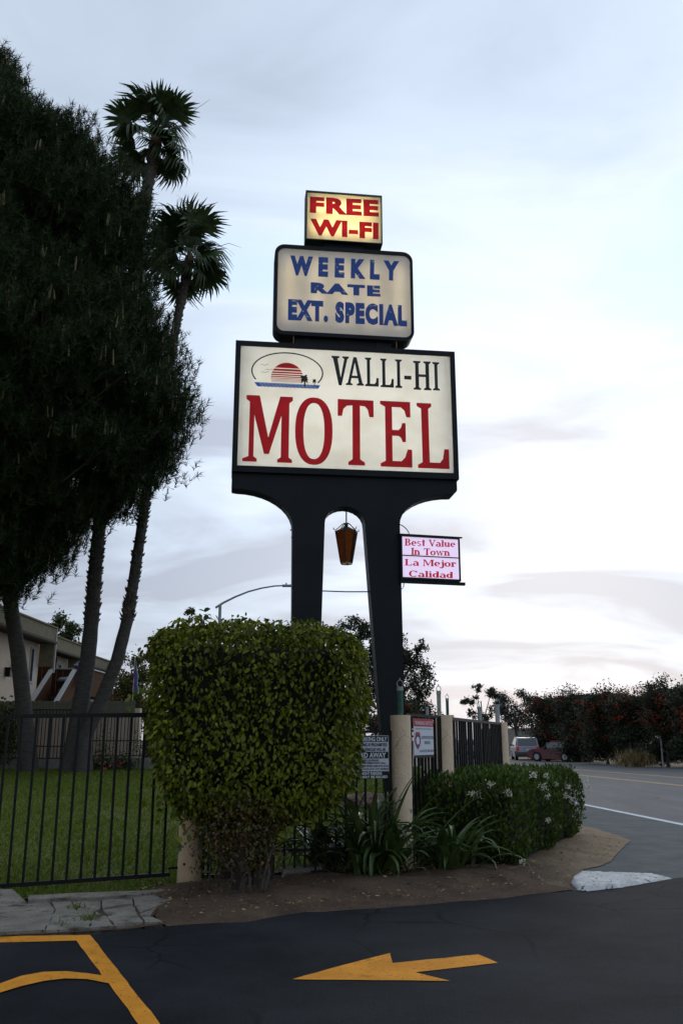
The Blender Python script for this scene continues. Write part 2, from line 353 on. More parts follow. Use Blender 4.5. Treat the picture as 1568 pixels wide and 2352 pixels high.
# roadway: big sheet on the right, bending left in the distance
def curve(p, q, y0=6, y1=150, bend=.0022):
    (x1, ya), (x2, yb) = p, q; s = (x2 - x1) / (yb - ya); o = []
    y = y0
    while y <= y1:
        x = x1 + s * (y - ya)
        if y > max(ya, yb): x -= bend * (y - max(ya, yb)) ** 2
        o.append((x, y)); y += 3
    return o
nearw = curve(G(1568, 1895).xy, G(1347, 1850).xy)
yel2 = curve(G(1568, 1805.4).xy, G(1336.7, 1781.5).xy)
yel1 = curve(G(1568, 1787).xy, G(1213.6, 1759.7).xy)
farw = curve(G(1568, 1764).xy, G(1178, 1747.4).xy)
redge = [(x - 1.0, y) for x, y in nearw]; rfar = [(x + 1.2, y) for x, y in farw]
S(sheet('road', redge + rfar[::-1], .004, M['road']))
def stripe(name, line, wd, m, label, y0=None, y1=None, z=.009):
    mb = MB(); pts = [Vector((x, y, z)) for x, y in line if (y0 is None or y >= y0) and (y1 is None or y <= y1)]
    for i in range(len(pts) - 1):
        a, b = pts[i], pts[i + 1]; nrm = Vector((b.y - a.y, a.x - b.x, 0)).normalized() * wd / 2
        mb.add([a - nrm, a + nrm, b + nrm, b - nrm], [(0, 1, 2, 3)])
    o = mb.build(name, m); tag(o, label, 'road marking', kind='structure'); return o
stripe('edge_line', nearw, .17, M['road_white'], 'white edge line along the near side of the road', 10, 60)
stripe('edge_line', farw, .15, M['road_white'], 'thin white edge line along the far side of the road', 20, 110)
for i, (ln, wh) in enumerate(((yel2, 'near'), (yel1, 'far'))):
    for k in (-.11, .11):
        stripe('centre_line', [(x + k, y) for x, y in ln], .10, M['road_yellow'], f'{"left" if k < 0 else "right"} stripe of the {wh} double yellow line on the road', 14, 110)

# grey apron between road and driveway
ap = g2([(1542, 2021), (1568, 2018)]); dv = (ap[1] - ap[0]).normalized(); apR = ap[0] + dv * 14
apron = [G(1300, 2046).xy, G(1349, 2050).xy, ap[0], apR, Vector((nearw[0][0] - .1 + 5.6, 12.0)), Vector((nearw[3][0] - .10, nearw[3][1])), Vector((nearw[6][0] - .10, nearw[6][1])), Vector((nearw[8][0] - .1, nearw[8][1])), Vector((3.9, 30)), Vector((2.6, 14))]
S(sheet('apron', apron, .008, M['apron']))

# sealed black driveway in front
dfront = [(-18.0, 11.2)] + [tuple(v) for v in g2([(-60, 2155), (0, 2156), (210, 2151), (265, 2143), (370, 2133), (425, 2126), (500, 2123), (565, 2121), (612, 2112), (700, 2098), (784, 2094), (886, 2087), (953, 2082), (1130, 2068), (1246, 2054), (1319, 2048), (1349, 2050), (1436, 2040), (1542, 2021)])] + [tuple(apR)]
dfront = [(-18, 7.6)] + dfront[1:]
drv = jitter([(30, apR[1] + 2), (30, -12), (-18, -12)] , 50, 0)[:-1] + jitter(dfront, .18, .008)
S(sheet('driveway', drv, .012, M['sealcoat']))

# painted markings on the driveway
def paint(name, pts, label, z=.0165):
    poly = jitter(pts + [pts[0]], .12, .003)[:-1]
    o = sheet(name, poly, z, M['yellow_paint']); tag(o, label, 'road marking', kind='structure'); return o
paint('painted_arrow', g2([(671.6, 2255), (780, 2224), (894.5, 2194), (901.8, 2217.7), (1098.5, 2197.6), (1144, 2217), (953.5, 2239), (1034, 2258.5), (813, 2256.5)]), 'broad yellow arrow painted on the driveway, pointing left')
a_, b_ = G(362, 2352).xy, G(208, 2152).xy; c_, d_ = G(312, 2352).xy, G(235, 2245).xy
ext = lambda p, q, t: p + (p - q) * t
paint('painted_stall_line', [G(-260, 2160).xy, G(0, 2155).xy, G(208, 2152).xy, ext(a_, b_, .5), ext(c_, d_, 1.0), c_, G(265, 2286).xy, G(252, 2266).xy, G(235, 2245).xy, G(175, 2165).xy, G(0, 2170).xy, G(-260, 2177).xy], 'yellow parking stall line bending down the left of the driveway')
paint('painted_arc', g2([(-190, 2352), (-90, 2300), (0, 2266), (50, 2248.5), (100, 2239.5), (150, 2237.5), (200, 2242.5), (236, 2248), (250, 2266), (200, 2256), (150, 2255), (100, 2260), (50, 2272), (0, 2287.5), (-80, 2322), (-160, 2372)]), 'curved yellow stripe inside the painted parking stall', .0205)

# dirt planting bed in front of the fence, running right to the verge
bedpx = [(300, 2066), (352, 2101), (378, 2131), (425, 2127), (500, 2124), (565, 2122), (612, 2113), (700, 2099), (784, 2095), (886, 2088), (953, 2083), (1130, 2069), (1246, 2055), (1310, 2046)]
bed = g2(bedpx) + [Vector((2.75, 11.4)), Vector((2.2, 13.0)), Vector((1.2, 12.3)), Vector((.7, 11.9)), Vector((-1.7, 10.9)), Vector((-2.2, 10.5))]
bedp = jitter([tuple(p) for p in bed] + [tuple(bed[0])], .15, .015)[:-1]
mound = lambda x, y, d: .014 + min(.10, d * .14) + (.03 * math.sin(x * 3.1) * math.cos(y * 4.3) + random.uniform(-.008, .008)) * min(1, d * 2.5)
S(sheet('planting_bed', bedp, mound, M['dirt'], .11))
isl = g2([(1240, 2050), (1310, 2046), (1318, 2030), (1333, 2009), (1345, 2001), (1395, 1986), (1424, 1955), (1449, 1932), (1407, 1918), (1374, 1907), (1341, 1901), (1300, 1880)]) + [Vector((3.9, 20)), Vector((3.1, 18)), Vector((1.7, 13)), Vector((1.6, 11.4))]
islp = jitter([tuple(p) for p in isl] + [tuple(isl[0])], .18, .02)[:-1]
S(sheet('verge', islp, lambda x, y, d: .018 + min(.09, d * .13) + random.uniform(-.006, .008) * min(1, d * 3), M['strawdirt'], .13))

# chipped white curb nose
cb = g2([(1310, 2032), (1318, 2022), (1333, 2011), (1416, 2011), (1498, 2011), (1542, 2021), (1436, 2040), (1349, 2050), (1325, 2047)], .0)
ring = jitter([tuple(p) for p in cb] + [tuple(cb[0])], .07, .006)[:-1]
kerb_me = sheet('curb', ring, lambda x, y, d: .013 + min(.048, max(0, d * 4.0)) * (1 - .75 * max(0, min(1, (x - 2.9) / 1.0))) + random.uniform(-.004, .004) * (d > .02), M['curb_white'], .04)
S(kerb_me)

# old cracked concrete pad, broken into pieces
pad = bpy.data.objects.new('concrete_pad', None); COL.objects.link(pad); pad.location = G(150, 2110); S(pad)
sheet('joint_fill', g2([Z3(*q) for q in [(-280, 110), (130, 112), (620, 90), (780, 74), (805, 104), (745, 135), (700, 180), (755, 216), (600, 238), (400, 252), (0, 272), (-280, 278)]]), .026, M['dirt'], parent=pad)
pieces = [[(-260, 128), (120, 128), (230, 124), (250, 160), (200, 258), (0, 268), (-260, 274)],
 [(236, 124), (330, 122), (350, 165), (430, 166), (402, 247), (206, 257), (256, 160)],
 [(336, 122), (398, 118), (462, 150), (438, 163), (356, 162)], [(405, 118), (462, 116), (466, 146)],
 [(470, 114), (606, 104), (612, 132), (474, 152)], [(474, 158), (610, 138), (628, 174), (600, 180), (490, 185)],
 [(438, 169), (486, 190), (524, 237), (410, 247)], [(494, 191), (632, 180), (654, 214), (600, 231), (530, 239)],
 [(613, 102), (770, 80), (800, 102), (745, 130), (640, 170), (619, 130)], [(642, 177), (720, 145), (690, 190), (745, 213), (664, 215)]]
for i, pc in enumerate(pieces):
    poly = g2([Z3(*q) for q in pc]); zt = .040 + random.uniform(-.005, .008); tl = (random.uniform(-.008, .008), random.uniform(-.008, .008))
    c0 = sum(poly, Vector((0, 0))) / len(poly)
    rp = jitter([tuple(p) for p in poly] + [tuple(poly[0])], .12, .007)[:-1]
    m3 = [Vector((p.x, p.y, zt + (p.x - c0.x) * tl[0] + (p.y - c0.y) * tl[1])) for p in rp]
    MB().prism(m3, (0, 0, -.06)).build('concrete_slab', M['concrete'], pad)
strip = g2([Z3(*q) for q in [(130, 103), (400, 88), (620, 80), (740, 71), (770, 78), (612, 99), (400, 113), (130, 122)]])
MB().prism([Vector((p.x, p.y, .065)) for p in jitter([tuple(p) for p in strip] + [tuple(strip[0])], .2, .006)[:-1]], (0, 0, -.08)).build('curb_strip', M['concrete'], pad)
cr = g2([Z3(*q) for q in [(-300, 90), (60, 88), (125, 122), (100, 127), (-300, 127)]])
MB().prism([Vector((p.x, p.y, .10 if i in (0, 1, 4) else .05)) for i, p in enumerate(cr)], (0, 0, -.12)).build('curb_stub', M['concrete'], pad, bevel=.015)
slit = g2([(640, 2022), (745, 2012), (750, 2020), (650, 2032)])
tag(S(MB().prism([Vector((p.x, p.y, .15)) for p in slit], (0, 0, -.1)).build('fence_footing', M['concrete'])), 'thin concrete footing strip under the fence', 'footing')

# lawn, rising away from the fence
def lz(x, y): return .03 + .03 * max(0, y - 11.5)
lawn_poly = [(-18, 8.2), (-4.6, 9.35), (-3.6, 9.55), (-2.45, 9.95), (-2.0, 10.3), (-1.7, 10.75), (.75, 11.75), (1.45, 12.6), (3.2, 18.5), (3.6, 24), (3.0, 33), (-18, 33)]
S(sheet('lawn', lawn_poly, lambda x, y, d: lz(x, y) + .015 * math.sin(x * 1.7) * math.sin(y * 1.3), M['lawn'], .8))
lp = []
while len(lp) < 110000:
    k = 60000; x = RNG.uniform(-12.5, 3.5, k); y = 9.2 + 23 * RNG.uniform(0, 1, k) ** 1.7
    for a, b in zip(x, y):
        if abs(a) < .40 * b + .6 and inside((a, b), lawn_poly): lp.append((a, b))
P = np.array(lp[:110000]); P = np.c_[P, np.array([lz(a, b) for a, b in P]) - .005]
d = norm(np.c_[RNG.normal(0, .55, (len(P), 2)), np.ones(len(P))]); nn = rdir(len(P))
sc = RNG.uniform(.6, 1.4, len(P)); Sx = np.c_[.016 * sc, .05 * sc, .02 * sc]
Fm = frames(d, nn); T = np.array(NEED[0])
V = np.einsum('nij,nkj->nki', Fm, T[None] * (Sx * (1 + P[:, 1:2] * .02))[:, None, :]) + P[:, None, :]
g = np_mesh('grass', V.reshape(-1, 3), np.arange(len(P) * 3).reshape(-1, 3), M['grass']); tag(g, 'short green lawn grass behind the iron fence', 'grass', kind='stuff')

# little weeds in the concrete, leaf litter on the dirt
for i, (x, y, n, lab) in enumerate(((180, 2096, 50, 'larger grass weed growing between the concrete slabs, nearer the fence'), (197, 2122, 60, 'bushy grass weed in the middle of the cracked concrete'), (150, 2138, 14, 'tiny leafy weed at the edge of the concrete by the yellow line'))):
    c = G(x, y); q = np.array([c]) + np.c_[RNG.normal(0, .05, (n, 2)), np.full(n, .03)]
    V, Fc = scatter(NEED[0], NEED[1], frames(norm(np.c_[RNG.normal(0, .7, (n, 2)), np.ones(n)]), rdir(n)), q, np.c_[np.full(n, .012), RNG.uniform(.04, .10, n), np.full(n, .01)])
    tag(np_mesh('weed', V, Fc, M['grass']), lab, 'weed', 'weeds in the cracked concrete')
lit = []
while len(lit) < 3200:
    x, y = random.uniform(-2.6, 4.2), random.uniform(8.3, 16)
    if inside((x, y), [tuple(p) for p in bed]) or inside((x, y), [tuple(p) for p in isl]): lit.append((x, y, .07 if y < 11.5 else .09))
lit = np.array(lit); k = len(lit)
V, Fc = scatter(SLIM[0], SLIM[1], frames(norm(np.c_[RNG.normal(0, 1, (k, 2)), RNG.normal(0, .15, k)]), norm(np.c_[RNG.normal(0, .3, (k, 2)), np.ones(k)])), lit + np.c_[np.zeros((k, 2)), RNG.uniform(.0, .05, k)], (RNG.uniform(.012, .075, k) ** 1.0 * RNG.uniform(.3, 1, k))[:, None] * np.array([[1.6, 1, 1]]))
tag(np_mesh('leaf_litter', V, Fc, M['deadleaf']), 'dry leaves and bits scattered over the dirt bed', 'leaf litter', kind='stuff')

# ============================================================ the motel sign
YAW = math.atan2(.67, 5.47); EU = Vector((math.cos(YAW), math.sin(YAW), 0)); EN = Vector((math.sin(YAW), -math.cos(YAW), 0)); EZ = Vector((0, 0, 1))
O0 = Vector((-2.61, 20.0, 0))
def sp(x, y, off=0):
    """picture point to (u, z) on the sign plane, moved off towards the viewer"""
    o = O0 + EN * off; d = ray(x, y); c = Vector((0, 0, CAMH)); t = (o - c).dot(EN) / d.dot(EN); q = c + d * t - o
    return (q.dot(EU), q.z)
def W(u, z, off=0): return O0 + EU * u + EZ * z + EN * off
def rect_uz(pts, off=0):
    q = [sp(*p, off) for p in pts]; return ((q[0][0] + q[3][0]) / 2, (q[1][0] + q[2][0]) / 2, (q[2][1] + q[3][1]) / 2, (q[0][1] + q[1][1]) / 2)
z1 = lambda x, y: (490 + .3906 * x, 398 + .3906 * y)
z2 = lambda x, y: (502.2 + .375 * x, 765.6 + .375 * y)
z3 = lambda x, y: (612.5 + .3125 * x, 1071.8 + .3125 * y)

sign = thing('motel_sign', (O0 + EU * 2.7) + EN * -.3, 'tall black pylon sign with three stacked lit cabinets rising over the hedge', 'sign')

def rbox(u0, u1, za, zb, r, n=6):
    """rounded rectangle outline in (u, z)"""
    if r <= 0: return [(u0, za), (u1, za), (u1, zb), (u0, zb)]
    o = []
    for cx, cz, a0 in ((u1 - r, za + r, -90), (u1 - r, zb - r, 0), (u0 + r, zb - r, 90), (u0 + r, za + r, 180)):
        for k in range(n + 1):
            a = R(a0 + 90 * k / n); o.append((cx + r * math.cos(a), cz + r * math.sin(a)))
    return o
def face_mat(name, col, t, lit):
    m = bpy.data.materials.new(name); m.use_nodes = True; tr = m.node_tree; b = tr.nodes['Principled BSDF']; b.inputs['Base Color'].default_value = (*col, 1); b.inputs['Roughness'].default_value = .3
    n = tr.nodes.new('ShaderNodeTexNoise'); n.inputs['Scale'].default_value = 1.6; n.inputs['Detail'].default_value = 6; co = tr.nodes.new('ShaderNodeTexCoord'); tr.links.new(co.outputs['Object'], n.inputs['Vector'])
    rp = tr.nodes.new('ShaderNodeValToRGB'); rp.color_ramp.elements[0].position = .3; rp.color_ramp.elements[1].position = .6
    rp.color_ramp.elements[0].color = (col[0] * .90, col[1] * .88, col[2] * .84, 1); rp.color_ramp.elements[1].color = (*col, 1)
    tr.links.new(n.outputs[0], rp.inputs[0]); tr.links.new(rp.outputs[0], b.inputs['Base Color'])
    ts = tr.nodes.new('ShaderNodeBsdfTranslucent'); tr.links.new(rp.outputs[0], ts.inputs[0]); mi = tr.nodes.new('ShaderNodeMixShader'); mi.inputs[0].default_value = t
    o = tr.nodes['Material Output']; tr.links.new(b.outputs[0], mi.inputs[1]); tr.links.new(ts.outputs[0], mi.inputs[2]); tr.links.new(mi.outputs[0], o.inputs[0]); return m
def tube_mat(name, col, s): return mat(name, (.8, .8, .8), emit=col, es=s)

def cabinet(name, out_uz, face_uz, depth, r_out, r_in, frame_m, face_m, tubes, back=.0):
    """open box frame with a translucent face set in it and lamp tubes inside"""
    u0, u1, za, zb = out_uz; a0, a1, c0, c1 = face_uz
    oo = rbox(u0, u1, za, zb, r_out); ii = rbox(a0, a1, c0, c1, r_in); n = len(oo)
    if len(ii) != n: raise SystemExit('outline mismatch')
    mb = MB()
    rings = [[W(*p, back) for p in oo], [W(*p, back) for p in ii], [W(*p, back - .05) for p in ii], [W(*p, back - depth) for p in oo], [W(*p, back - .05) for p in ii]]
    v = sum(rings[:4], [])
    f = []
    for k in range(n):
        k2 = (k + 1) % n
        f += [(k, k2, n + k2, n + k), (n + k, n + k2, 2 * n + k2, 2 * n + k), (3 * n + k, 3 * n + k2, k2, k)]
    f.append(tuple(3 * n + k for k in range(n))[::-1])
    mb.add(v, f); fr = mb.build(name, frame_m, sign)
    fm = MB().add([W(*p, back - .03) for p in ii], [tuple(range(n))]).build('sign_face', face_m, fr)
    for (tu0, tz0, tu1, tz1, rr, tm) in tubes:
        MB().tube([W(tu0, tz0, back - depth * .55), W(tu1, tz1, back - depth * .55)], rr, 8).build('lamp_tube', tm, fr)
    return fr

# main cabinet
mo = rect_uz([z2(106, 40), z2(1440, 113), z2(1475, 893), z2(78, 845)]); mf = rect_uz([z2(138, 73), z2(1412, 140), z2(1443, 857), z2(112, 807)])
tw = tube_mat('lamp tube white', (1, .95, .82), 10.0)
main = cabinet('main_cabinet', mo, mf, .62, 0, 0, M['sign_black'], face_mat('main face', (.78, .765, .71), .42, 1),
    [(mf[0] + .05, mf[2] + (mf[3] - mf[2]) * k, mf[1] - .05, mf[2] + (mf[3] - mf[2]) * k, .03, tw) for k in (.035, .19, .345, .5, .655, .81, .965)])
# reader-board cabinet
wo = rect_uz([z1(364, 432), z1(1166, 470), z1(1184, 970), z1(349, 948)]); wf = rect_uz([z1(384, 440), z1(1150, 480), z1(1168, 965), z1(370, 925)])
wo = (wo[0], wo[1], wf[2] - .10, wf[3] + .10)
tw2 = tube_mat('lamp tube warm', (1, .80, .46), 11.0)
read = cabinet('reader_cabinet', wo, wf, .50, .26, .18, M['sign_black'], face_mat('reader face', (.78, .755, .71), .42, 1),
    [(wf[0] + .3 + (wf[1] - wf[0] - .6) * k, wf[2] + .25, wf[0] + .3 + (wf[1] - wf[0] - .6) * k, wf[3] - .25, .025, tw2) for k in (0, .25, .5, .75, 1)])
# top cabinet
fo = rect_uz([z1(546, 103), z1(991, 127), z1(994, 413), z1(538, 388)]); ff = rect_uz([z1(554, 112), z1(984, 136), z1(986, 409), z1(548, 384)])
tw3 = tube_mat('lamp tube yellow', (1, .76, .36), 27.0)
top = cabinet('top_cabinet', fo, ff, .42, 0, 0, M['sign_green'], face_mat('top face', (.80, .74, .58), .55, 1),
    [(ff[0] + .15, ff[2] + (ff[3] - ff[2]) * k, ff[1] - .15, ff[2] + (ff[3] - ff[2]) * k, .03, tw3) for k in (.28, .72)])
# connecting necks
cu = (wo[0] + wo[1]) / 2
mb = MB(); tu = (fo[0] + fo[1]) / 2
mb.box(W(tu, (fo[2] + wo[3]) / 2, -.26), (1.05, .26, fo[2] - wo[3] + .3), YAW); mb.build('neck', M['sign_black'], sign)
mb = MB().box(W(cu, (wo[2] + mo[3]) / 2, -.30), (2.45, .34, wo[2] - mo[3] + .25), YAW); mb.build('neck', M['sign_black'], sign)
for k in (-.95, 0, .9):
    MB().box(W(cu + k, (wo[2] + mo[3]) / 2, -.115), (.14, .02, wo[2] - mo[3] + .06), YAW).build('bracket', M['sign_black'], sign)
for k in (-1.28, 1.33):
    MB().tube([W(cu + k, wo[2] + .03, -.06), W(cu + k + .01, wo[2] - .13, -.07), W(cu + k, wo[2] - .26, -.1)], .012, 6).build('rusty_hook', mat('rust', (.28, .17, .06), .9), sign)

# pylon: arched two-legged slab under the main cabinet
PO = -.10
def q(x, y): return sp(x, y, PO)
zb = mo[2] + .02
ul, ur = mo[0] + .01, mo[1] - .03
pl = [(ul, zb), (ul, q(530, 1121)[1])]
def ell(cx, cz, rx, rz, a0, a1, n=10): return [(cx + rx * math.cos(R(a0 + (a1 - a0) * k / n)), cz + rz * math.sin(R(a0 + (a1 - a0) * k / n))) for k in range(n + 1)]
L0, Lz = q(672, 1210); zlow = pl[1][1]
pl += ell(ul + .12, Lz, L0 - ul - .12, zlow - Lz - .02, 90, 0)
lb = q(672, 1425)[0]
pl += [(lb + .02, .3)]
i0, _ = q(738.5, 1425); i1, iz = q(746, 1200); r0 = q(838, 1200)[0]; rb = q(857, 1440)[0]; ro_t, rz_ = q(918, 1205); ro_b = q(925, 1560)[0]
sl_ = (i1 - i0) / (iz - q(738.5, 1425)[1])
pl += [(i0 - sl_ * (q(738.5, 1425)[1] - .3), .3)]
az = q(795, 1164)[1]
arch = ell((i1 + r0) / 2, iz, (r0 - i1) / 2, az - iz, 180, 0, 12)
pl += arch
s2 = (rb - r0) / (q(857, 1440)[1] - iz)
pl += [(r0 + s2 * (.3 - iz), .3), (ro_b + .05, .3), (ro_t, rz_)]
zr = q(1050, 1136)[1]
pl += ell(ur - .10, rz_, -(ur - .10 - ro_t), zr - rz_ - .01, 0, 90)
pl += [(ur, zr + .1), (ur, zb)]
MB().prism([W(*p_, PO) for p_ in pl], EN * -.46).build('pylon', M['sign_black'], sign, bevel=.012)
for (x, y) in ((669, 1213), (671, 1230), (745, 1215), (840, 1216), (846, 1225), (672, 1303)):
    MB().box(W(*q(x, y), PO - .2), (.03, .04, .03), YAW).build('bolt', M['galv'], sign)
MB().tube([W(*q(739, 1354), -.3), W(*q(795, 1356), -.3), W(*q(857, 1356), -.3)], .014, 6).build('tie_rod', M['sign_black'], sign)

# ---- lettering
def flat(polys, off, step=.0005):
    mb = MB()
    for i, p in enumerate(polys): mb.add([W(u, z, off + i * step) for u, z in p], [tuple(range(len(p)))])
    return mb
GL = {
 'M': [[(0,0),(.29,0),(.29,.045),(.22,.08),(.22,.70),(.43,.12),(.53,.12),(.77,.70),(.77,.08),(.70,.045),(.70,0),(1,0),(1,.045),(.93,.08),(.93,.90),(1,.94),(1,1),(.74,1),(.51,.37),(.32,1),(.05,1),(.05,.94),(.12,.90),(.12,.08),(0,.045)]],
 'T': [[(.29,0),(.75,0),(.75,.045),(.62,.09),(.62,.91),(.76,.90),(.84,.85),(.88,.74),(1,.74),(1,1),(0,1),(0,.74),(.12,.74),(.16,.85),(.25,.90),(.41,.91),(.41,.09),(.29,.045)]],
 'E': [[(0,0),(1,0),(1,.27),(.86,.27),(.78,.15),(.66,.09),(.38,.09),(.38,.47),(.58,.47),(.66,.44),(.70,.38),(.81,.38),(.81,.67),(.70,.67),(.66,.60),(.58,.56),(.38,.56),(.38,.91),(.66,.91),(.78,.86),(.84,.76),(.97,.76),(.97,1),(0,1),(0,.95),(.16,.91),(.16,.09),(0,.05)]],
 'L': [[(0,0),(1,0),(1,.30),(.85,.30),(.80,.15),(.70,.09),(.38,.09),(.37,.91),(.47,.95),(.47,1),(0,1),(0,.95),(.14,.91),(.15,.09),(0,.05)]],
 'V': [[(.42,0),(.58,0),(.91,.91),(1,.95),(1,1),(.62,1),(.62,.95),(.73,.91),(.53,.28),(.35,.91),(.46,.95),(.46,1),(0,1),(0,.95),(.09,.91)]],
 'A': [[(0,0),(.37,0),(.37,.05),(.26,.09),(.50,.80),(.50,1),(.42,1),(.11,.09),(0,.05)], [(.60,0),(1,0),(1,.05),(.92,.09),(.60,1),(.50,1),(.50,.80),(.72,.09),(.60,.05)], [(.27,.25),(.71,.25),(.68,.34),(.30,.34)]],
 'I': [[(0,0),(1,0),(1,.05),(.73,.09),(.73,.91),(1,.95),(1,1),(0,1),(0,.95),(.27,.91),(.27,.09),(0,.05)]],
 'H': [[(x + .0, y) for x, y in [(0,0),(.42,0),(.42,.05),(.31,.09),(.31,.91),(.42,.95),(.42,1),(0,1),(0,.95),(.11,.91),(.11,.09),(0,.05)]], [(.58 + x, y) for x, y in [(0,0),(.42,0),(.42,.05),(.31,.09),(.31,.91),(.42,.95),(.42,1),(0,1),(0,.95),(.11,.91),(.11,.09),(0,.05)]], [(.28,.45),(.72,.45),(.72,.54),(.28,.54)]],
 '-': [[(0,0),(1,0),(1,1),(0,1)]],
}
def ringp(n=40, tx=.22, tz=.085):
    o = []
    def pt(a, rx, rz):
        c, s_ = math.cos(a), math.sin(a); e = .86
        return (.5 + rx * math.copysign(abs(c) ** e, c), .5 + rz * math.copysign(abs(s_) ** e, s_))
    for k in range(n):
        a, b = 2 * math.pi * k / n, 2 * math.pi * (k + 1) / n
        o.append([pt(a, .5, .5), pt(b, .5, .5), pt(b, .5 - tx, .5 - tz), pt(a, .5 - tx, .5 - tz)])
    return o
GL['O'] = ringp()
FO = -.025          # just proud of the sign face
def glyph(ch, zm, x0, x1, yt, yb, skew=.055):
    mid = (x0 + x1) / 2
    u0 = (sp(*zm(x0, yt), FO)[0] + sp(*zm(x0, yb), FO)[0]) / 2; u1 = (sp(*zm(x1, yt), FO)[0] + sp(*zm(x1, yb), FO)[0]) / 2
    zt = sp(*zm(mid, yt), FO)[1]; zbb = sp(*zm(mid, yb), FO)[1]
    return [[(u0 + (u1 - u0) * a, zbb + (zt - zbb) * b) for a, b in p] for p in GL[ch]]
# px rows are given at each letter's middle
polys = []
for ch, x0, x1, yt, yb in (('M', 150, 452, 383, 789), ('O', 468, 697, 393, 806), ('T', 728, 949, 407, 808), ('E', 989, 1181, 417, 819), ('L', 1215, 1406, 430, 828)):
    flat(glyph(ch, z2, x0, x1, yt, yb), FO, 0 if ch in 'O' else .0005).build('lettering', M['redvinyl'], main)
for ch, x0, x1, yt, yb in (('V', 690, 797, 140, 319), ('A', 778, 888, 146, 319), ('L', 895, 978, 150, 325), ('L', 989, 1070, 156, 331), ('I', 1080, 1121, 160, 334), ('-', 1135, 1179, 260, 283), ('H', 1191, 1299, 171, 347), ('I', 1309, 1351, 177, 350)):
    flat(glyph(ch, z2, x0, x1, yt, yb), FO).build('lettering', M['blackvinyl'], main)
# sunset emblem
def U(x, y): return sp(*z2(x, y), FO)
oc = U(421, 236); orx = (U(641, 245)[0] - U(200, 230)[0]) / 2; orz = (U(420, 116)[1] - U(421, 236)[1]) 
arc = []
for k in range(48):
    a, b = R(-30 + 238 * k / 48), R(-30 + 238 * (k + 1) / 48); t = .034
    arc.append([(oc[0] + (orx + s_ * t) * math.cos(x), oc[1] + (orz + s_ * t) * math.sin(x)) for x, s_ in ((a, 0), (b, 0), (b, -1), (a, -1))])
flat(arc, FO, 0).build('emblem_ring', M['blackvinyl'], main)
scn = U(419, 272); sr = (U(518, 270)[0] - U(320, 270)[0]) / 2
sun_p = []; edges = [0.0, .36, .42, .56, .62, .72, .78, .86, .91, .98, 1.03, 1.07, 1.12, 1.15, 1.20, 1.225, 1.27, 1.29, 1.33]
for k in range(0, len(edges) - 1, 2):
    za_, zb_ = sr - edges[k] * sr, sr - edges[k + 1] * sr
    if k == 0:
        a0 = math.acos(1 - edges[1]); pp = [(scn[0] + sr * math.sin(-a0 + 2 * a0 * j / 14), scn[1] + sr * math.cos(-a0 + 2 * a0 * j / 14)) for j in range(15)]
    else:
        w1, w2 = [math.sqrt(max(0, sr * sr - z_ * z_)) for z_ in (za_, zb_)]
        pp = [(scn[0] - w1, scn[1] + za_), (scn[0] + w1, scn[1] + za_), (scn[0] + w2, scn[1] + zb_), (scn[0] - w2, scn[1] + zb_)]
    sun_p.append(pp)
flat(sun_p, FO, 0).build('emblem_sun', M['redvinyl'], main)
sea = [U(218, 298), U(622, 318), U(608, 340), U(238, 325)]
flat([sea], FO).build('emblem_sea', M['seablue'], main)
wv = []
for row in range(3):
    for j in range(15):
        x0 = 250 + j * 23 + row * 6; yy = 303 + row * 8 + (x0 - 250) * .045
        for (dx, dy) in ((0, 0), (9, 4)):
            s_ = 1 if dx == 0 else -1
            wv.append([U(x0 + dx, yy + dy), U(x0 + dx + 9, yy + dy + 4 * s_), U(x0 + dx + 9, yy + dy + 4 * s_ + 2.5), U(x0 + dx, yy + dy + 2.5)])
flat(wv, FO + .001, .00002).build('emblem_waves', M['sign_white'], main)
def epalm(cx, cy, by, r, tw_):
    o = [[U(cx - tw_, cy), U(cx + tw_, cy), U(cx + tw_ * 1.2, by), U(cx - tw_ * .8, by)]]
    for k in range(9):
        a = 2 * math.pi * k / 9 + .2; e = r * (.85 + .3 * (k % 2)); px, py = math.cos(a), math.sin(a)
        o.append([U(cx - py * r * .16, cy + px * r * .16), U(cx + px * e * .6 - py * r * .34, cy + py * e * .6 + px * r * .3 - .1 * r), U(cx + px * e, cy + py * e + r * .22), U(cx + px * e * .55 + py * r * .25, cy + py * e * .55 - px * r * .2), U(cx + py * r * .16, cy - px * r * .16)])
    o.append([U(cx + r * .45 * math.cos(k), cy + r * .45 * math.sin(k)) for k in [2 * math.pi * j / 10 for j in range(10)]])
    return o
flat(epalm(526, 277, 333, 28, 4.5), FO + .002, .0003).build('emblem_palm', M['blackvinyl'], main)
flat(epalm(586, 291, 337, 14, 2.2), FO + .002, .0003).build('emblem_palm', M['blackvinyl'], main)
for bx, by, bs in ((281, 192, 27), (309, 221, 26), (284, 237, 26)):
    bp_ = []
    for sgn in (-1, 1):
        pts = [(0, 5), (.3, 0), (.65, -2), (1, 3)]
        for j in range(3):
            (a, b), (c, d_2) = pts[j], pts[j + 1]; t = 1.3 if j < 2 else .8
            bp_.append([U(bx + sgn * bs * a, by + b - t), U(bx + sgn * bs * c, by + d_2 - t), U(bx + sgn * bs * c, by + d_2 + t), U(bx + sgn * bs * a, by + b + t)])
    flat(bp_, FO, .0003).build('emblem_bird', M['sheet_grey'], main)

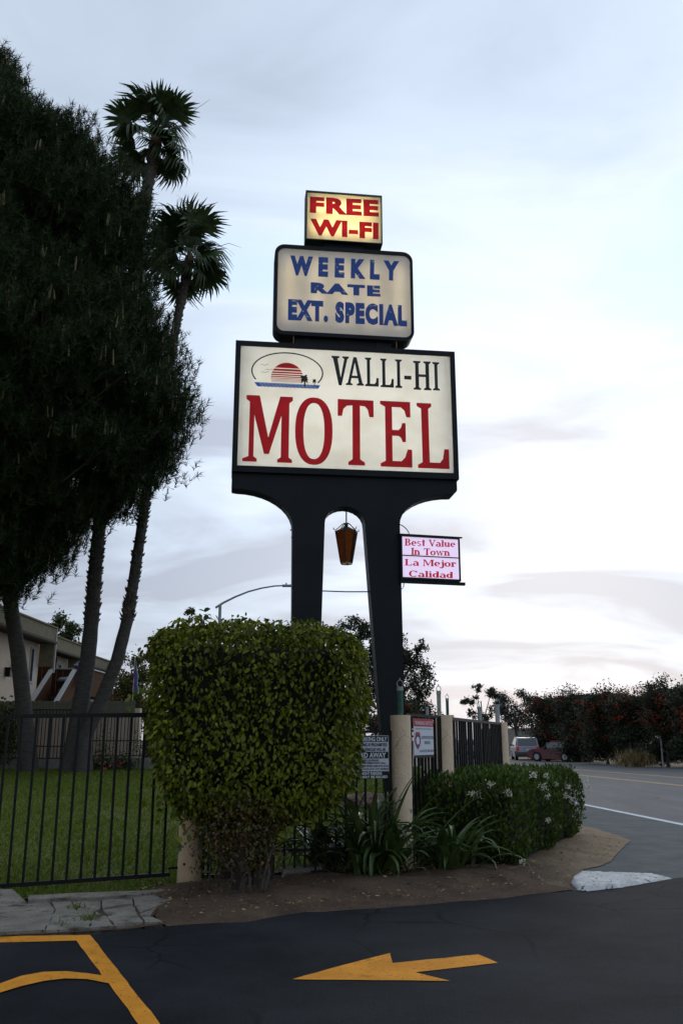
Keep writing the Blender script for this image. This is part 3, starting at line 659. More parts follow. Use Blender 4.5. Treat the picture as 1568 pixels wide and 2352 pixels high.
# block lettering from the built-in font
def text_polys(body, bold=.0, space=1.0):
    cu_ = bpy.data.curves.new('t', 'FONT'); cu_.body = body; cu_.size = 1; cu_.offset = bold; cu_.resolution_u = 3; cu_.space_character = space
    ob = bpy.data.objects.new('t', cu_); COL.objects.link(ob); dg = bpy.context.evaluated_depsgraph_get(); me = bpy.data.meshes.new_from_object(ob.evaluated_get(dg))
    vs_ = [(v.co.x, v.co.y) for v in me.vertices]; fs_ = [tuple(p.vertices) for p in me.polygons]
    bpy.data.objects.remove(ob); bpy.data.curves.remove(cu_); bpy.data.meshes.remove(me)
    x0 = min(v[0] for v in vs_); x1 = max(v[0] for v in vs_); y0 = min(v[1] for v in vs_); y1 = max(v[1] for v in vs_)
    return [((x - x0) / (x1 - x0), (y - y0) / (y1 - y0)) for x, y in vs_], fs_
def text_on(name, body, quad, place, m, parent, bold=.03, space=1.0):
    """quad: four (a, b) corners TL TR BR BL in the surface's own coordinates; place(a, b) gives the 3D point"""
    vv, ff_ = text_polys(body, bold, space); tl, tr, br, bl = [Vector(q_) for q_ in quad]
    mb = MB(); mb.add([place(*(bl.lerp(br, a).lerp(tl.lerp(tr, a), b))) for a, b in vv], ff_)
    return mb.build(name, m, parent)
def zq(zm, pts, off=FO): return [sp(*zm(*p_), off) for p_ in pts]
pf = lambda u, z: W(u, z, FO)
M['bluevinyl'] = add_spots(M['bluevinyl'], (.36, .36, .36), 8, .645, .03, 8)
text_on('lettering', 'FREE', zq(z1, [(567, 136), (970, 158), (972, 256), (566, 232)]), pf, M['redvinyl'], top, .058, 1.14)
text_on('lettering', 'WI-FI', zq(z1, [(569, 266), (970, 291), (970, 389), (570, 363)]), pf, M['redvinyl'], top, .058, 1.1)
text_on('lettering', 'WEEKLY', zq(z1, [(452, 483), (1092, 517), (1090, 634), (450, 599)]), pf, M['bluevinyl'], read, .07, 1.8)
text_on('lettering', 'RATE', zq(z1, [(572, 640), (980, 662), (982, 726), (572, 704)]), pf, M['bluevinyl'], read, .07, 1.25)
text_on('lettering', 'EXT. SPECIAL', zq(z1, [(440, 738), (1136, 776), (1138, 903), (438, 864)]), pf, M['bluevinyl'], read, .07, 1.2)

# ---- small projecting sign on the right leg
PE = Vector((math.cos(R(14)), math.sin(R(14)), 0)); PN = Vector((math.sin(R(14)), -math.cos(R(14)), 0)); PO0 = AT(917, 1227, 20.45); PO0.z = 0
def sp2(x, y, off=0):
    o = PO0 + PN * off; d = ray(x, y); c = Vector((0, 0, CAMH)); t = (o - c).dot(PN) / d.dot(PN); q_ = c + d * t - o; return (q_.dot(PE), q_.z)
def W2(u, z, off=0): return PO0 + PE * u + EZ * z + PN * off
s0, s1 = sp2(919, 1227), sp2(1058, 1338)
pu0, pu1, pz0, pz1 = s0[0], sp2(1057, 1290)[0], sp2(985, 1332)[1], sp2(985, 1231)[1]
psn = thing('projecting_sign', W2(pu0, pz0), 'small lit lavender sign with red lettering bracketed to the right leg', 'sign')
bz = .045
mb = MB(); r14 = R(14); dpt = .16
for a, b, c, d_3 in ((pu0, pu1, pz1 - bz, pz1), (pu0, pu1, pz0, pz0 + bz), (pu0, pu0 + bz, pz0 + bz, pz1 - bz), (pu1 - bz * .8, pu1, pz0 + bz, pz1 - bz)):
    mb.box(W2((a + b) / 2, (c + d_3) / 2, -dpt / 2), (b - a, dpt, d_3 - c), r14)
mb.box(W2((pu0 + pu1) / 2, (pz0 + pz1) / 2, -dpt * .8), (pu1 - pu0 - .05, .02, pz1 - pz0 - .05), r14)
mb.build('frame', M['sign_black'], psn)
mid = sp2(985, 1278)[1]
lav = mat('lit lavender face', (.6, .5, .62), .4, emit=(.80, .66, .92), es=.72)
for c, d_3 in ((mid + .012, pz1 - bz), (pz0 + bz, mid - .012)):
    MB().box(W2((pu0 + pu1) / 2, (c + d_3) / 2, -.025), (pu1 - pu0 - bz * 1.8, .01, d_3 - c), r14).build('sign_face', lav, psn)
MB().box(W2((pu0 + pu1) / 2, mid, -.02), (pu1 - pu0 - bz * 1.8, .03, .024), r14).build('divider', M['sign_black'], psn)
MB().tube([W2(pu0 - .05, pz1 + .02, -.08), W2(pu1 + .09, pz1 + .02, -.08)], .022, 8).build('support_bar', M['sign_black'], psn)
MB().box(W2((pu0 + pu1) / 2 + .06, pz0 - .05, -.08), (pu1 - pu0 + .12, .09, .07), r14).build('support_bar', M['sign_black'], psn)
def chain(zpts, off=-.08): return [W2(*sp2(*z3(*p_), off), off) for p_ in zpts]
MB().tube(chain([(970, 422), (1000, 436), (1025, 458), (1040, 480), (1046, 500)]), .011, 6).build('conduit', M['sign_black'], psn)
MB().tube(chain([(1006, 858), (1004, 885), (995, 897), (985, 897)]), .011, 6).build('conduit', M['sign_black'], psn)

# serif letters drawn from strokes
def serif_glyphs():
    g = {}; s = .21; t = .10; X = .70
    def st(x, y0, y1, b=1, u=1, w=s):
        o = [[(x, y0), (x + w, y0), (x + w, y1), (x, y1)]]
        if b: o.append([(x - .07, y0), (x + w + .07, y0), (x + w + .07, y0 + t), (x - .07, y0 + t)])
        if u: o.append([(x - .07, y1 - t), (x + w + (.07 if u == 1 else 0), y1 - t), (x + w + (.07 if u == 1 else 0), y1), (x - .07, y1)])
        return o
    def rg(cx, cy, rx, ry, a0=0, a1=360, tx=s, ty=t, n=14):
        o = []
        for k in range(n):
            a, b = R(a0 + (a1 - a0) * k / n), R(a0 + (a1 - a0) * (k + 1) / n)
            o.append([(cx + rx * math.cos(a), cy + ry * math.sin(a)), (cx + rx * math.cos(b), cy + ry * math.sin(b)), (cx + (rx - tx) * math.cos(b), cy + (ry - ty) * math.sin(b)), (cx + (rx - tx) * math.cos(a), cy + (ry - ty) * math.sin(a))])
        return o
    def bx(x0, x1, y0, y1): return [[(x0, y0), (x1, y0), (x1, y1), (x0, y1)]]
    def dg(x0, y0, x1, y1, w): return [[(x0, y0), (x0 + w, y0), (x1 + w, y1), (x1, y1)]]
    g['B'] = (st(.08, 0, 1) + rg(.36, .755, .30, .245, -90, 90) + rg(.36, .27, .36, .27, -90, 90) + bx(.2, .38, 0, t) + bx(.2, .38, .5, .55) + bx(.2, .38, 1 - t, 1), .76)
    g['C'] = (rg(.45, .5, .43, .5, 45, 315) + bx(.70, .80, .66, .98) + bx(.72, .78, .10, .26), .86)
    g['I'] = (st(.1, 0, 1), .36)
    g['L'] = (st(.1, 0, 1) + bx(.2, .72, 0, t) + bx(.64, .72, 0, .3), .78)
    g['T'] = (st(.31, 0, 1, 1, 0) + bx(.02, .76, 1 - t, 1) + bx(.02, .09, .72, 1) + bx(.69, .76, .72, 1), .78)
    g['V'] = (dg(.36, 0, .04, 1, .18) + dg(.36, 0, .66, 1, .09) + bx(-.04, .32, 1 - t, 1) + bx(.56, .86, 1 - t, 1), .80)
    g['M'] = (st(.08, 0, 1, 1, 1, .08) + st(.84, 0, 1, 1, 1) + dg(.45, .1, .10, 1, .17) + dg(.47, .1, .82, 1, .09), 1.12)
    g['a'] = (st(.42, 0, X * .75, 0, 0) + rg(.33, X * .68, .25, X * .32, 0, 160) + rg(.27, .19, .24, .20, 60, 330) + bx(.5, .66, 0, t), .66)
    g['d'] = (st(.44, 0, 1, 0, 2) + rg(.32, X / 2, .29, X / 2, 0, 360) + bx(.5, .66, 0, t), .68)
    g['e'] = (rg(.33, X / 2, .31, X / 2, 0, 310) + bx(.12, .60, X / 2 - .03, X / 2 + .04), .66)
    g['i'] = (st(.1, 0, X, 1, 2) + rg(.18, .88, .10, .11, 0, 360, .1, .11, 8), .36)
    g['j'] = (st(.16, -.1, X, 0, 2) + rg(.10, -.1, .22, .17, 180, 360) + rg(.24, .88, .10, .11, 0, 360, .1, .11, 8), .38)
    g['l'] = (st(.1, 0, 1, 1, 2), .36)
    g['n'] = (st(.08, 0, X, 1, 2) + st(.46, 0, X * .7, 1, 0) + rg(.37, X * .62, .25, X * .38, 0, 150), .74)
    g['o'] = (rg(.34, X / 2, .33, X / 2), .68)
    g['r'] = (st(.08, 0, X, 1, 2) + rg(.38, X * .62, .20, X * .38, 20, 150) + rg(.48, X * .80, .08, .09, 0, 360, .08, .09, 8), .58)
    g['s'] = (rg(.28, X * .73, .24, X * .27, 40, 270, .12) + rg(.28, X * .26, .25, X * .26, -140, 90, .12), .56)
    g['t'] = (st(.14, .1, .95, 0, 0) + bx(.02, .44, X - t, X) + rg(.28, .14, .14, .14, 180, 330, .08), .46)
    g['u'] = (st(.08, .2, X, 0, 2) + st(.46, 0, X, 0, 2) + rg(.31, .25, .23, .25, 180, 340) + bx(.5, .70, 0, t), .74)
    g['w'] = (dg(.26, 0, .04, X, .15) + dg(.27, 0, .45, X, .07) + dg(.62, 0, .42, X, .15) + dg(.64, 0, .82, X, .07) + bx(-.03, .26, X - t, X) + bx(.72, .98, X - t, X), .96)
    g[' '] = ([], .40)
    return g
SG = serif_glyphs()
M['redface'] = mat('red lettering on lit face', (.42, .012, .03), .5, emit=(.5, .02, .05), es=.45)
def serif_line(body, tl, tr, br, bl):
    """corners are picture points; cap height from tl to bl"""
    OFF = -.018; q4 = [Vector(sp2(*z3(*p_), OFF)) for p_ in (tl, tr, br, bl)]; Wt = sum(SG[c][1] for c in body); x = 0; mb = MB(); k = 0
    for c in body:
        for p_ in SG[c][0]:
            pts = []
            for a, b in p_:
                a = (x + a) / Wt; r_ = q4[3].lerp(q4[2], a).lerp(q4[0].lerp(q4[1], a), b); pts.append(W2(r_.x, r_.y, OFF + k * .00006))
            mb.add(pts, [tuple(range(len(pts)))]); k += 1
        x += SG[c][1]
    mb.build('lettering', M['redface'], psn)
serif_line('Best Value', (1012, 528), (1385, 546), (1385, 592), (1012, 580))
serif_line('In Town', (1058, 596), (1345, 607), (1345, 656), (1058, 648))
serif_line('La Mejor', (1012, 678), (1392, 690), (1392, 738), (1012, 726))
serif_line('Calidad', (1042, 762), (1366, 774), (1366, 820), (1042, 810))

# ---- hexagonal amber lantern hanging in the arch
lc = AT(795, 1158, 20.75); ltop = AT(795, 1221, 20.75).z; lbot = AT(795, 1296, 20.75).z
lan = thing('hanging_lantern', (lc.x, lc.y, lbot), 'six-sided amber glass lantern hanging in the sign arch', 'lantern')
M['amber'] = mat('amber glass', (.55, .18, .02), .3, (.30, .095, .014), 30, .3, 60, transl=.8)
M['bronze'] = mat('dark bronze', (.012, .011, .009), .5)
k6 = lambda r, z, a0=0: [Vector((lc.x + r * math.cos(R(60 * i + a0)), lc.y + r * math.sin(R(60 * i + a0)), z)) for i in range(6)]
rt_ = .27; rbm = .135; A0 = 18
tp, bt_ = k6(rt_, ltop, A0), k6(rbm, lbot + .03, A0)
for i in range(6):
    j = (i + 1) % 6; MB().add([tp[i], tp[j], bt_[j], bt_[i]], [(0, 1, 2, 3)]).build('glass_pane', M['amber'], lan)
    MB().bar(tp[i], bt_[i], .036).build('corner_bar', M['bronze'], lan)
    a = R(60 * i + A0); dr = Vector((math.cos(a), math.sin(a), 0)); c0 = Vector((lc.x, lc.y, 0))
    pts = [c0 + dr * r + EZ * (ltop + z) for r, z in ((.05, .21), (.12, .16), (.20, .08), (.28, .015), (.325, .03), (.33, .065), (.30, .06))]
    MB().tube(pts, .011, 5).build('scroll_bracket', M['bronze'], lan)
mb = MB()
for a_, b_2 in ((tp, k6(.11, ltop + .09, A0)), (k6(.11, ltop + .09, A0), k6(.045, ltop + .12, A0)), (k6(.045, ltop + .12, A0), k6(.05, ltop + .21, A0))):
    for i in range(6):
        j = (i + 1) % 6; mb.add([a_[i], a_[j], b_2[j], b_2[i]], [(0, 1, 2, 3)])
mb.build('cap', M['bronze'], lan)
mb = MB()
for i in range(6):
    j = (i + 1) % 6; a_, b_2 = k6(rbm + .012, lbot + .03, A0), k6(rbm + .012, lbot, A0); mb.add([a_[i], a_[j], b_2[j], b_2[i]], [(0, 1, 2, 3)])
mb.build('bottom_rim', mat('pale brass', (.25, .17, .06), .5), lan)
MB().tube([(lc.x, lc.y, ltop + .2), (lc.x, lc.y, q(795, 1164)[1] + .05)], .018, 6).build('hanging_rod', M['bronze'], lan)

# ============================================================ rocks round the sign's foot
ring_c = O0 + EU * 2.75 + EN * .0
def rock(loc, s, lab, i):
    bm = bmesh.new(); bmesh.ops.create_icosphere(bm, subdivisions=2, radius=1)
    rs = random.Random(i * 7 + 3)
    pl_ = [(Vector((rs.gauss(0, 1), rs.gauss(0, 1), rs.gauss(0, 1))).normalized(), rs.uniform(.55, .9)) for _ in range(7)]
    for v in bm.verts:
        for n_, d_4 in pl_:
            e = v.co.dot(n_) - d_4
            if e > 0: v.co -= n_ * e
        v.co = Vector((v.co.x * s[0], v.co.y * s[1], v.co.z * s[2])) * (1 + rs.uniform(-.04, .04))
    me = bpy.data.meshes.new('rock'); bm.to_mesh(me); bm.free()
    o = link('rock', me, M['rock'], None, loc); o.rotation_euler = (0, 0, rs.uniform(0, 6)); return tag(o, lab, 'rock', 'rocks edging the foot of the sign')
wh = ['at the right end of the row', 'second from the right end of the row', 'third from the right end of the row', 'fourth from the right end of the row', 'fifth from the right end of the row', 'sixth from the right end of the row', 'at the left end of the row']
for i in range(7):
    c = AT(888 - i * 23, 1832, 18.7 + .12 * abs(i - 3)); z = lz(c.x, c.y)
    rock((c.x, c.y, z + .13), (random.uniform(.16, .24), random.uniform(.14, .2), random.uniform(.15, .24)), f'red-brown rock edging the foot of the sign, {wh[i]}', i)

# ============================================================ fences on stucco tube pillars
PH = 1.93
def pillar(x, y, r, h, m, lab, z0=-.05):
    t = thing('fence_pillar', (x, y, z0), lab, 'pillar', 'round stucco fence pillars')
    mb = MB(); n = 28; rs = random.Random(int(x * 50 + y * 9)); rows = 26; v = []; f = []
    ph = [rs.uniform(0, 6) for _ in range(4)]
    for i in range(rows + 1):
        zz_ = h * i / rows
        for k in range(n):
            a = 2 * math.pi * k / n; rr = r * (1 + .012 * math.sin(3 * a + ph[0] + zz_ * 2) + .008 * math.sin(7 * zz_ + ph[1]))
            if i % 9 in (4,): rr *= 1 + .012 + .012 * math.sin(a * 2 + i)
            if i % 9 in (5,): rr *= 1 - .012
            zj = zz_ + (.010 * math.sin(a + i) if 0 < i < rows else 0)
            v.append((x + rr * math.cos(a), y + rr * math.sin(a), z0 + zj))
        if i:
            for k in range(n):
                k2 = (k + 1) % n; b = (i - 1) * n; f.append((b + k, b + k2, b + n + k2, b + n + k))
    f.append(tuple(rows * n + k for k in range(n))); mb.add(v, f); mb.build('column', m, t, smooth=True); return t
def pipe(x, y, z0, h, r, m, lab):
    t = thing('ring_topped_pipe', (x, y, z0), lab, 'pipe', 'ring-topped pipes on the fence pillars')
    MB().tube([(x, y, z0 - .03), (x, y, z0 + h * .74)], r, 12).build('pipe', m, t, smooth=True)
    MB().tube([(x, y, z0 + h * .72), (x, y, z0 + h * .84)], r * 1.14, 12).build('collar', M['greypipe'], t, smooth=True)
    rr = r * 1.05; c = Vector((x, y, z0 + h * .84 + rr * .9)); pts = [c + Vector((rr * math.cos(a), 0, rr * math.sin(a) * 1.2)) for a in [2 * math.pi * k / 14 for k in range(15)]]
    MB().tube(pts, .006, 5, cap=False).build('ring', M['galv'], t)
    MB().tube([(x, y, c.z + rr * 1.1), (x, y, c.z + rr * 1.1 + .03)], .008, 5).build('tip', M['galv'], t)

p0 = Vector((-1.72, 10.68)); p1 = Vector((.74, 11.35)); p2 = AT(1018, 1700, 12.7).xy; p3 = AT(1151, 1700, 18.6).xy
pillar(*p0, .137, PH, M['stucco_base'], 'tan stucco pillar with black peeling patch under the hedge, at the gate')
pillar(*p1, .128, PH + .02, M['stucco_tube'], 'cream stucco pillar between the two notice signs, green pipe on top')
pillar(*p2, .130, PH + .04, M['stucco_tube'], 'cream stucco pillar just right of the warning notice')
pillar(*p3, .132, PH + .07, M['stucco_tube'], 'cream stucco pillar at the street end of the bush, nearest the silver car')
pb = [AT(1029, 1700, 18.8).xy, AT(982, 1700, 24.5).xy, AT(1103, 1700, 25.0).xy]
pillar(*pb[0], .132, PH + .22, M['stucco_tube'], 'farther cream pillar hidden behind the one right of the warning notice')
pillar(*pb[1], .132, PH + .25, M['stucco_tube'], 'distant pillar standing behind the warning notice panel')
pillar(*pb[2], .15, PH + .20, M['stucco_tube'], 'distant cream pillar seen between the bars of the street fence panel')
pipe(p1.x, p1.y, PH - .03, .42, .037, M['greenpipe'], 'dark green ring-topped pipe on the pillar between the two notice signs')
pipe(p2.x - .05, p2.y, PH - .01, .42, .030, M['greypipe'], 'weathered grey ring-topped pipe on the pillar right of the warning notice')
pipe(pb[0].x, pb[0].y, PH + .16, .42, .032, M['greenpipe'], 'thin green ring-topped pipe just right of the weathered grey one')
pipe(pb[1].x, pb[1].y, PH + .19, .42, .045, M['galv'], 'short grey pipe above the warning notice, in front of the dark tree')
pipe(pb[2].x, pb[2].y, PH + .14, .50, .060, M['galv'], 'grey pipe in front of the far eucalyptus tree')
pipe(p3.x - .06, p3.y, PH + .01, .44, .05, M['galv'], 'grey pipe on the pillar nearest the silver car')

BARM = {}
def bar_mesh(h, s=.022):
    key = (round(h, 3), s)
    if key not in BARM:
        me = bpy.data.meshes.new('bar'); a = s / 2
        me.from_pydata([(x, y, z) for z in (0, h) for x, y in ((-a, -a), (a, -a), (a, a), (-a, a))], [], [(3, 2, 1, 0), (4, 5, 6, 7), (0, 1, 5, 4), (1, 2, 6, 5), (2, 3, 7, 6), (3, 0, 4, 7)])
        me.materials.append(M['black_iron']); BARM[key] = me
    return BARM[key]
def fence(name, a, b, z0a, z0b, h, step, lab, cat='fence', group=None, rail=.035, bar=.022, over=0.0, mid=None, ends=False):
    a, b = Vector(a), Vector(b); t = thing(name, (a.x, a.y, min(z0a, z0b)), lab, cat, group); L_ = (b - a).length; n = int(L_ / step); ang = math.atan2(b.y - a.y, b.x - a.x)
    for i in range(1, n + 1):
        f_ = (i - .5) / n; p_ = a.lerp(b, f_); z = z0a + (z0b - z0a) * f_
        o = link('bar', bar_mesh(h - .01 + over, bar), None, t); o.location = Vector((p_.x, p_.y, z + .005)) - Vector(t.location); o.rotation_euler = (random.gauss(0, .004), random.gauss(0, .004), ang)
    for dz in [0, h] + (mid or []):
        MB().bar((a.x, a.y, z0a + dz), (b.x, b.y, z0b + dz), rail, rail).build('rail', M['black_iron'], t)
    if ends:
        for p_, z in ((a, z0a), (b, z0b)): MB().box((p_.x, p_.y, z + h / 2), (rail * 1.15, rail * 1.15, h + rail), ang).build('end_post', M['black_iron'], t)
    return t
# gate on the left
gl = AT(0, 2035, 10.07); gr_ = AT(390, 2008, 10.62); dirg = (gl - gr_).xy.normalized()
ga = gr_.xy + dirg * 5.2
zslope = (gl.z - gr_.z) / (gl - gr_).xy.length
gate = fence('iron_gate', ga, gr_.xy, gr_.z + zslope * 5.2, gr_.z, AT(330, 1640, 10.57).z - gr_.z, .1475, 'wide black iron gate on the left, in front of the lawn', 'gate', None, .042, .028, 0, None)
MB().tube([(gr_.x - .02, gr_.y, gr_.z + .06), (gr_.x + .10, gr_.y + .02, gr_.z + .07), (p0.x - .1, p0.y - .05, gr_.z + .04)], .014, 6).build('latch', M['black_iron'], gate)
# panel behind the hedge, panel with the warning notice, street panel
f1 = fence('iron_fence', p0 + Vector((.14, .03)), p1 - Vector((.14, .03)), .10, .10, 1.60, .125, 'black iron fence panel running behind the hedge to the cream pillar', 'fence', 'iron fence panels between pillars', .035, .024, .0, [.25], True)
d12 = (p2 - p1).normalized(); d23 = (p3 - p2).normalized()
f2 = fence('iron_fence', p1 + d12 * .16, p2 - d12 * .14, .1, .1, PH - .12, .12, 'short black iron fence panel carrying the warning notice', 'fence', 'iron fence panels between pillars', .035, .024, 0, [.25], True)
f3 = fence('iron_fence', p2 + d23 * .16, p3 - d23 * .14, .10, .12, PH - .13, .20, 'black iron fence panel along the street behind the flowering bush', 'fence', 'iron fence panels between pillars', .045, .030, 0, [.25], True)
d35 = (pb[2] - p3).normalized()
fence('iron_fence', p3 + d35 * .16, pb[2] - d35 * .16, .2, .3, PH - .35, .17, 'farther black iron fence panel seen through the street panel', 'fence', 'iron fence panels between pillars', .04, .026, 0, [.25])
fence('iron_fence', pb[0] + Vector((-.05, .2)), pb[1] - Vector((-.05, .2)), .25, .35, PH - .25, .15, 'black iron fence panel behind the pillar right of the warning notice', 'fence', 'iron fence panels between pillars', .04, .026, 0, [.25])

# ---- notice: no overnight parking
def board(name, lab, C0, ex, wd, ht, m):
    """flat notice; C0 lower-left corner, ex horizontal unit vector; returns thing and place(a, b, lift) with a, b in 0..1"""
    n_ = Vector((ex.y, -ex.x, 0)); t = thing(name, C0, lab, 'notice sign')
    MB().prism([C0, C0 + ex * wd, C0 + ex * wd + EZ * ht, C0 + EZ * ht], n_ * -.006).build('sheet', m, t)
    return t, lambda a, b, lift=.001: C0 + ex * wd * a + EZ * ht * b + n_ * lift
ex1 = Vector(((p1 - p0).normalized().x, (p1 - p0).normalized().y, 0)); n1 = Vector((ex1.y, -ex1.x, 0))
def on_plane(x, y, o, n_):
    d_5 = ray(x, y); c = Vector((0, 0, CAMH)); return c + d_5 * ((o - c).dot(n_) / d_5.dot(n_))
o1 = Vector((p1.x, p1.y, 0)) + n1 * .035
bl_ = on_plane(784, 1787, o1, n1); br_ = on_plane(893, 1788, o1, n1); tr_ = on_plane(893, 1689.5, o1, n1)
wd1 = (br_ - bl_).length; ht1 = tr_.z - br_.z; bl_.z = br_.z
pk, pp_ = board('parking_notice', 'black and white no overnight parking notice on the fence beside the hedge', bl_, ex1, wd1, ht1, M['metal_sheet'])
zk = lambda x, y: ((x - 107) / 650.0, 1 - (y - 213) / 587.0)
def band(t, pf_, a0, a1, b0, b1, m, lift=.0012, nm='band'):
    MB().add([pf_(a0, b0, lift), pf_(a1, b0, lift), pf_(a1, b1, lift), pf_(a0, b1, lift)], [(0, 1, 2, 3)]).build(nm, m, t)
band(pk, pp_, 0, 1, zk(0, 300)[1], 1, M['sheet_black']); band(pk, pp_, 0, 1, zk(0, 527)[1], zk(0, 435)[1], M['sheet_black']); band(pk, pp_, 0, 1, 0, zk(0, 700)[1], M['sheet_black'])
band(pk, pp_, 0, 1, .992, 1, M['sheet_white'], .0018); band(pk, pp_, .992, 1, .15, 1, M['sheet_white'], .0018)
def ptext(t, pf_, body, a0, a1, b0, b1, m, bold=.03, lift=.0022):
    text_on('lettering', body, [(a0, b1), (a1, b1), (a1, b0), (a0, b0)], lambda a, b: pf_(a, b, lift), m, t, bold)
for body, x0, x1, y0, y1, m in (('PRIVATE PARKING ONLY', 130, 736, 231, 292, 'sheet_white'), ('PUBLIC PARKING IS PROHIBITED', 150, 738, 318, 362, 'sheet_black'), ('UNAUTHORIZED VEHICLES WILL BE', 140, 712, 384, 426, 'sheet_black'),
    ('TOWED AWAY', 190, 718, 445, 518, 'sheet_white'), ("AT OWNER'S EXPENSE", 245, 618, 540, 566, 'sheet_black'), ('FOR FURTHER INFORMATION CALL', 165, 714, 574, 602, 'sheet_black'),
    ('CALL 619-863-6039 SDSO 858-974-2142', 150, 748, 616, 644, 'sheet_black'), ('619-531-2000 CVPD 619-691-5151 CVC 22658(A)', 120, 750, 657, 688, 'sheet_black'),
    ('NO OVERNIGHT PARKING', 208, 657, 708, 752, 'sheet_white'), ('CITATION MAY BE ISSUED', 130, 736, 760, 806, 'sheet_white')):
    a0, b1 = zk(x0, y0); a1, b0 = zk(x1, y1); ptext(pk, pp_, body, a0, a1, max(b0, .01), b1, M[m], .035)
# ---- notice: warning
ex2 = Vector((d12.x, d12.y, 0)); n2 = Vector((ex2.y, -ex2.x, 0)); o2 = Vector((p1.x, p1.y, 0)) + n2 * .05
bl_ = on_plane(951, 1741, o2, n2); br_ = on_plane(996, 1740, o2, n2); tl_ = on_plane(951, 1649, o2, n2); wd2 = (br_.xy - bl_.xy).length; ht2 = tl_.z - bl_.z
wn, wp = board('warning_notice', 'white warning notice with red header and badge on the short fence panel', bl_, ex2, wd2, ht2, M['metal_sheet'])
band(wn, wp, 0, 1, .79, .985, M['sheet_red']); band(wn, wp, 0, 1, 0, .065, M['sheet_black']); band(wn, wp, 0, 1, .985, 1, M['sheet_black'])
ptext(wn, wp, 'WARNING NOTICE', .06, .95, .83, .93, M['sheet_white'], .01)
ptext(wn, wp, 'THESE PREMISES ARE BEING PROTECTED BY', .06, .94, .715, .745, M['sheet_grey'], 0)
ptext(wn, wp, 'ACTIVE PROTECTION', .36, .985, .47, .55, M['sheet_grey'], .02); ptext(wn, wp, 'SERVICES', .52, .82, .34, .42, M['sheet_grey'], .02)
ptext(wn, wp, 'Call (619) 206-5364', .26, .99, .12, .205, M['sheet_grey'], .015)
def badge(s, m, lift, cz=.43):
    pts = []
    for a, b in ((0, .5), (.3, .48), (.42, .40), (.40, .28), (.5, .12), (.5, -.10), (.36, -.28), (.16, -.44), (0, -.5), (-.16, -.44), (-.36, -.28), (-.5, -.10), (-.5, .12), (-.40, .28), (-.42, .40), (-.3, .48)):
        pts.append(wp(.185 + a * .29 * s, cz + b * .44 * (s if s == 1 else s * .92), lift))
    MB().add(pts, [tuple(range(len(pts)))]).build('badge', m, wn)
badge(1, M['sheet_red'], .0018); badge(.80, M['print_blue'], .0024, .42)
MB().add([wp(.185 + .085 * math.cos(a), .43 + .10 * math.sin(a), .003) for a in [2 * math.pi * k / 16 for k in range(16)]], [tuple(range(16))]).build('badge', M['sheet_white'], wn)

# ============================================================ hedge and planting
def leaf_cloud(name, pos, nrm, size, m, parent, templ=LEAF, droop=.6, jit=.5, n_parts=0, wid=1.0, part='leaf'):
    """leaves hanging along the surface; the n_parts nearest the viewer become parts of their own"""
    k = len(pos); down = np.array([0, 0, -1.0])
    dr = norm(nrm * (1 - droop) + down * droop + RNG.normal(0, jit * .5, (k, 3)))
    up = norm(nrm + np.array([0, 0, .5]) + RNG.normal(0, jit, (k, 3)))
    Fm = frames(dr, up); s = np.asarray(size)
    SS = np.c_[s * wid, s, s]
    rest = np.ones(k, bool)
    if n_parts:
        dist = np.linalg.norm(pos - np.array([0, 0, CAMH]), axis=1) - s * 3
        idx = np.argsort(dist)[:n_parts]; rest[idx] = False
        off = woff(parent); mes = []
        for q_ in range(6):
            me = bpy.data.meshes.new(part); me.from_pydata([tuple(v) for v in templ[0]], [], templ[1]); me.materials.append(m); mes.append(me)
        for i in idx:
            o = bpy.data.objects.new(part, mes[i % 6]); COL.objects.link(o); o.parent = parent
            mw = Matrix(Fm[i].tolist()).to_4x4(); mw.translation = Vector(pos[i]) - off
            o.matrix_local = mw @ Matrix.Diagonal((*SS[i], 1))
    V, Fc = scatter(templ[0], templ[1], Fm[rest], pos[rest], SS[rest])
    o = np_mesh(name, V, Fc, m, parent); o['kind'] = 'stuff'; return o
def box_surface(n, c, h, r, bottom=True):
    """random points + normals on a rounded box"""
    c = np.array(c); h = np.array(h); P_ = RNG.uniform(-1, 1, (n, 3)) * h; ax = RNG.choice(3, n, p=np.array([h[1] * h[2], h[0] * h[2], h[0] * h[1]]) / (h[1] * h[2] + h[0] * h[2] + h[0] * h[1])); sg = RNG.choice([-1, 1], n)
    P_[np.arange(n), ax] = sg * h[ax]
    inner = np.clip(P_, -(h - r), h - r); d_6 = P_ - inner; nr = norm(d_6 + 1e-6); P_ = inner + nr * r
    return P_ + c, nr
def lumps(P_, nr, amp, sc, ph):
    return P_ + nr * (amp * (np.sin(P_[:, 0] * sc + ph) * np.sin(P_[:, 1] * sc * .9 + 2 * ph) + np.sin(P_[:, 2] * sc * 1.1 + ph * 3) * .7 + np.sin(P_[:, 0] * sc * 2.3 + P_[:, 2] * sc * 1.9) * .45))[:, None]

hl = AT(324, 1650, 10.0).x; hr = AT(842, 1650, 10.2).x; htop = AT(600, 1440, 10.0).z; hbot = AT(600, 1868, 9.7).z
hc = ((hl + hr) / 2, 10.55, (htop + hbot) / 2); hh = ((hr - hl) / 2, 1.0, (htop - hbot) / 2)
hedge = thing('ficus_hedge', (hc[0], 9.75, .05), 'big clipped ficus hedge with glossy drooping leaves in front of the sign', 'hedge')
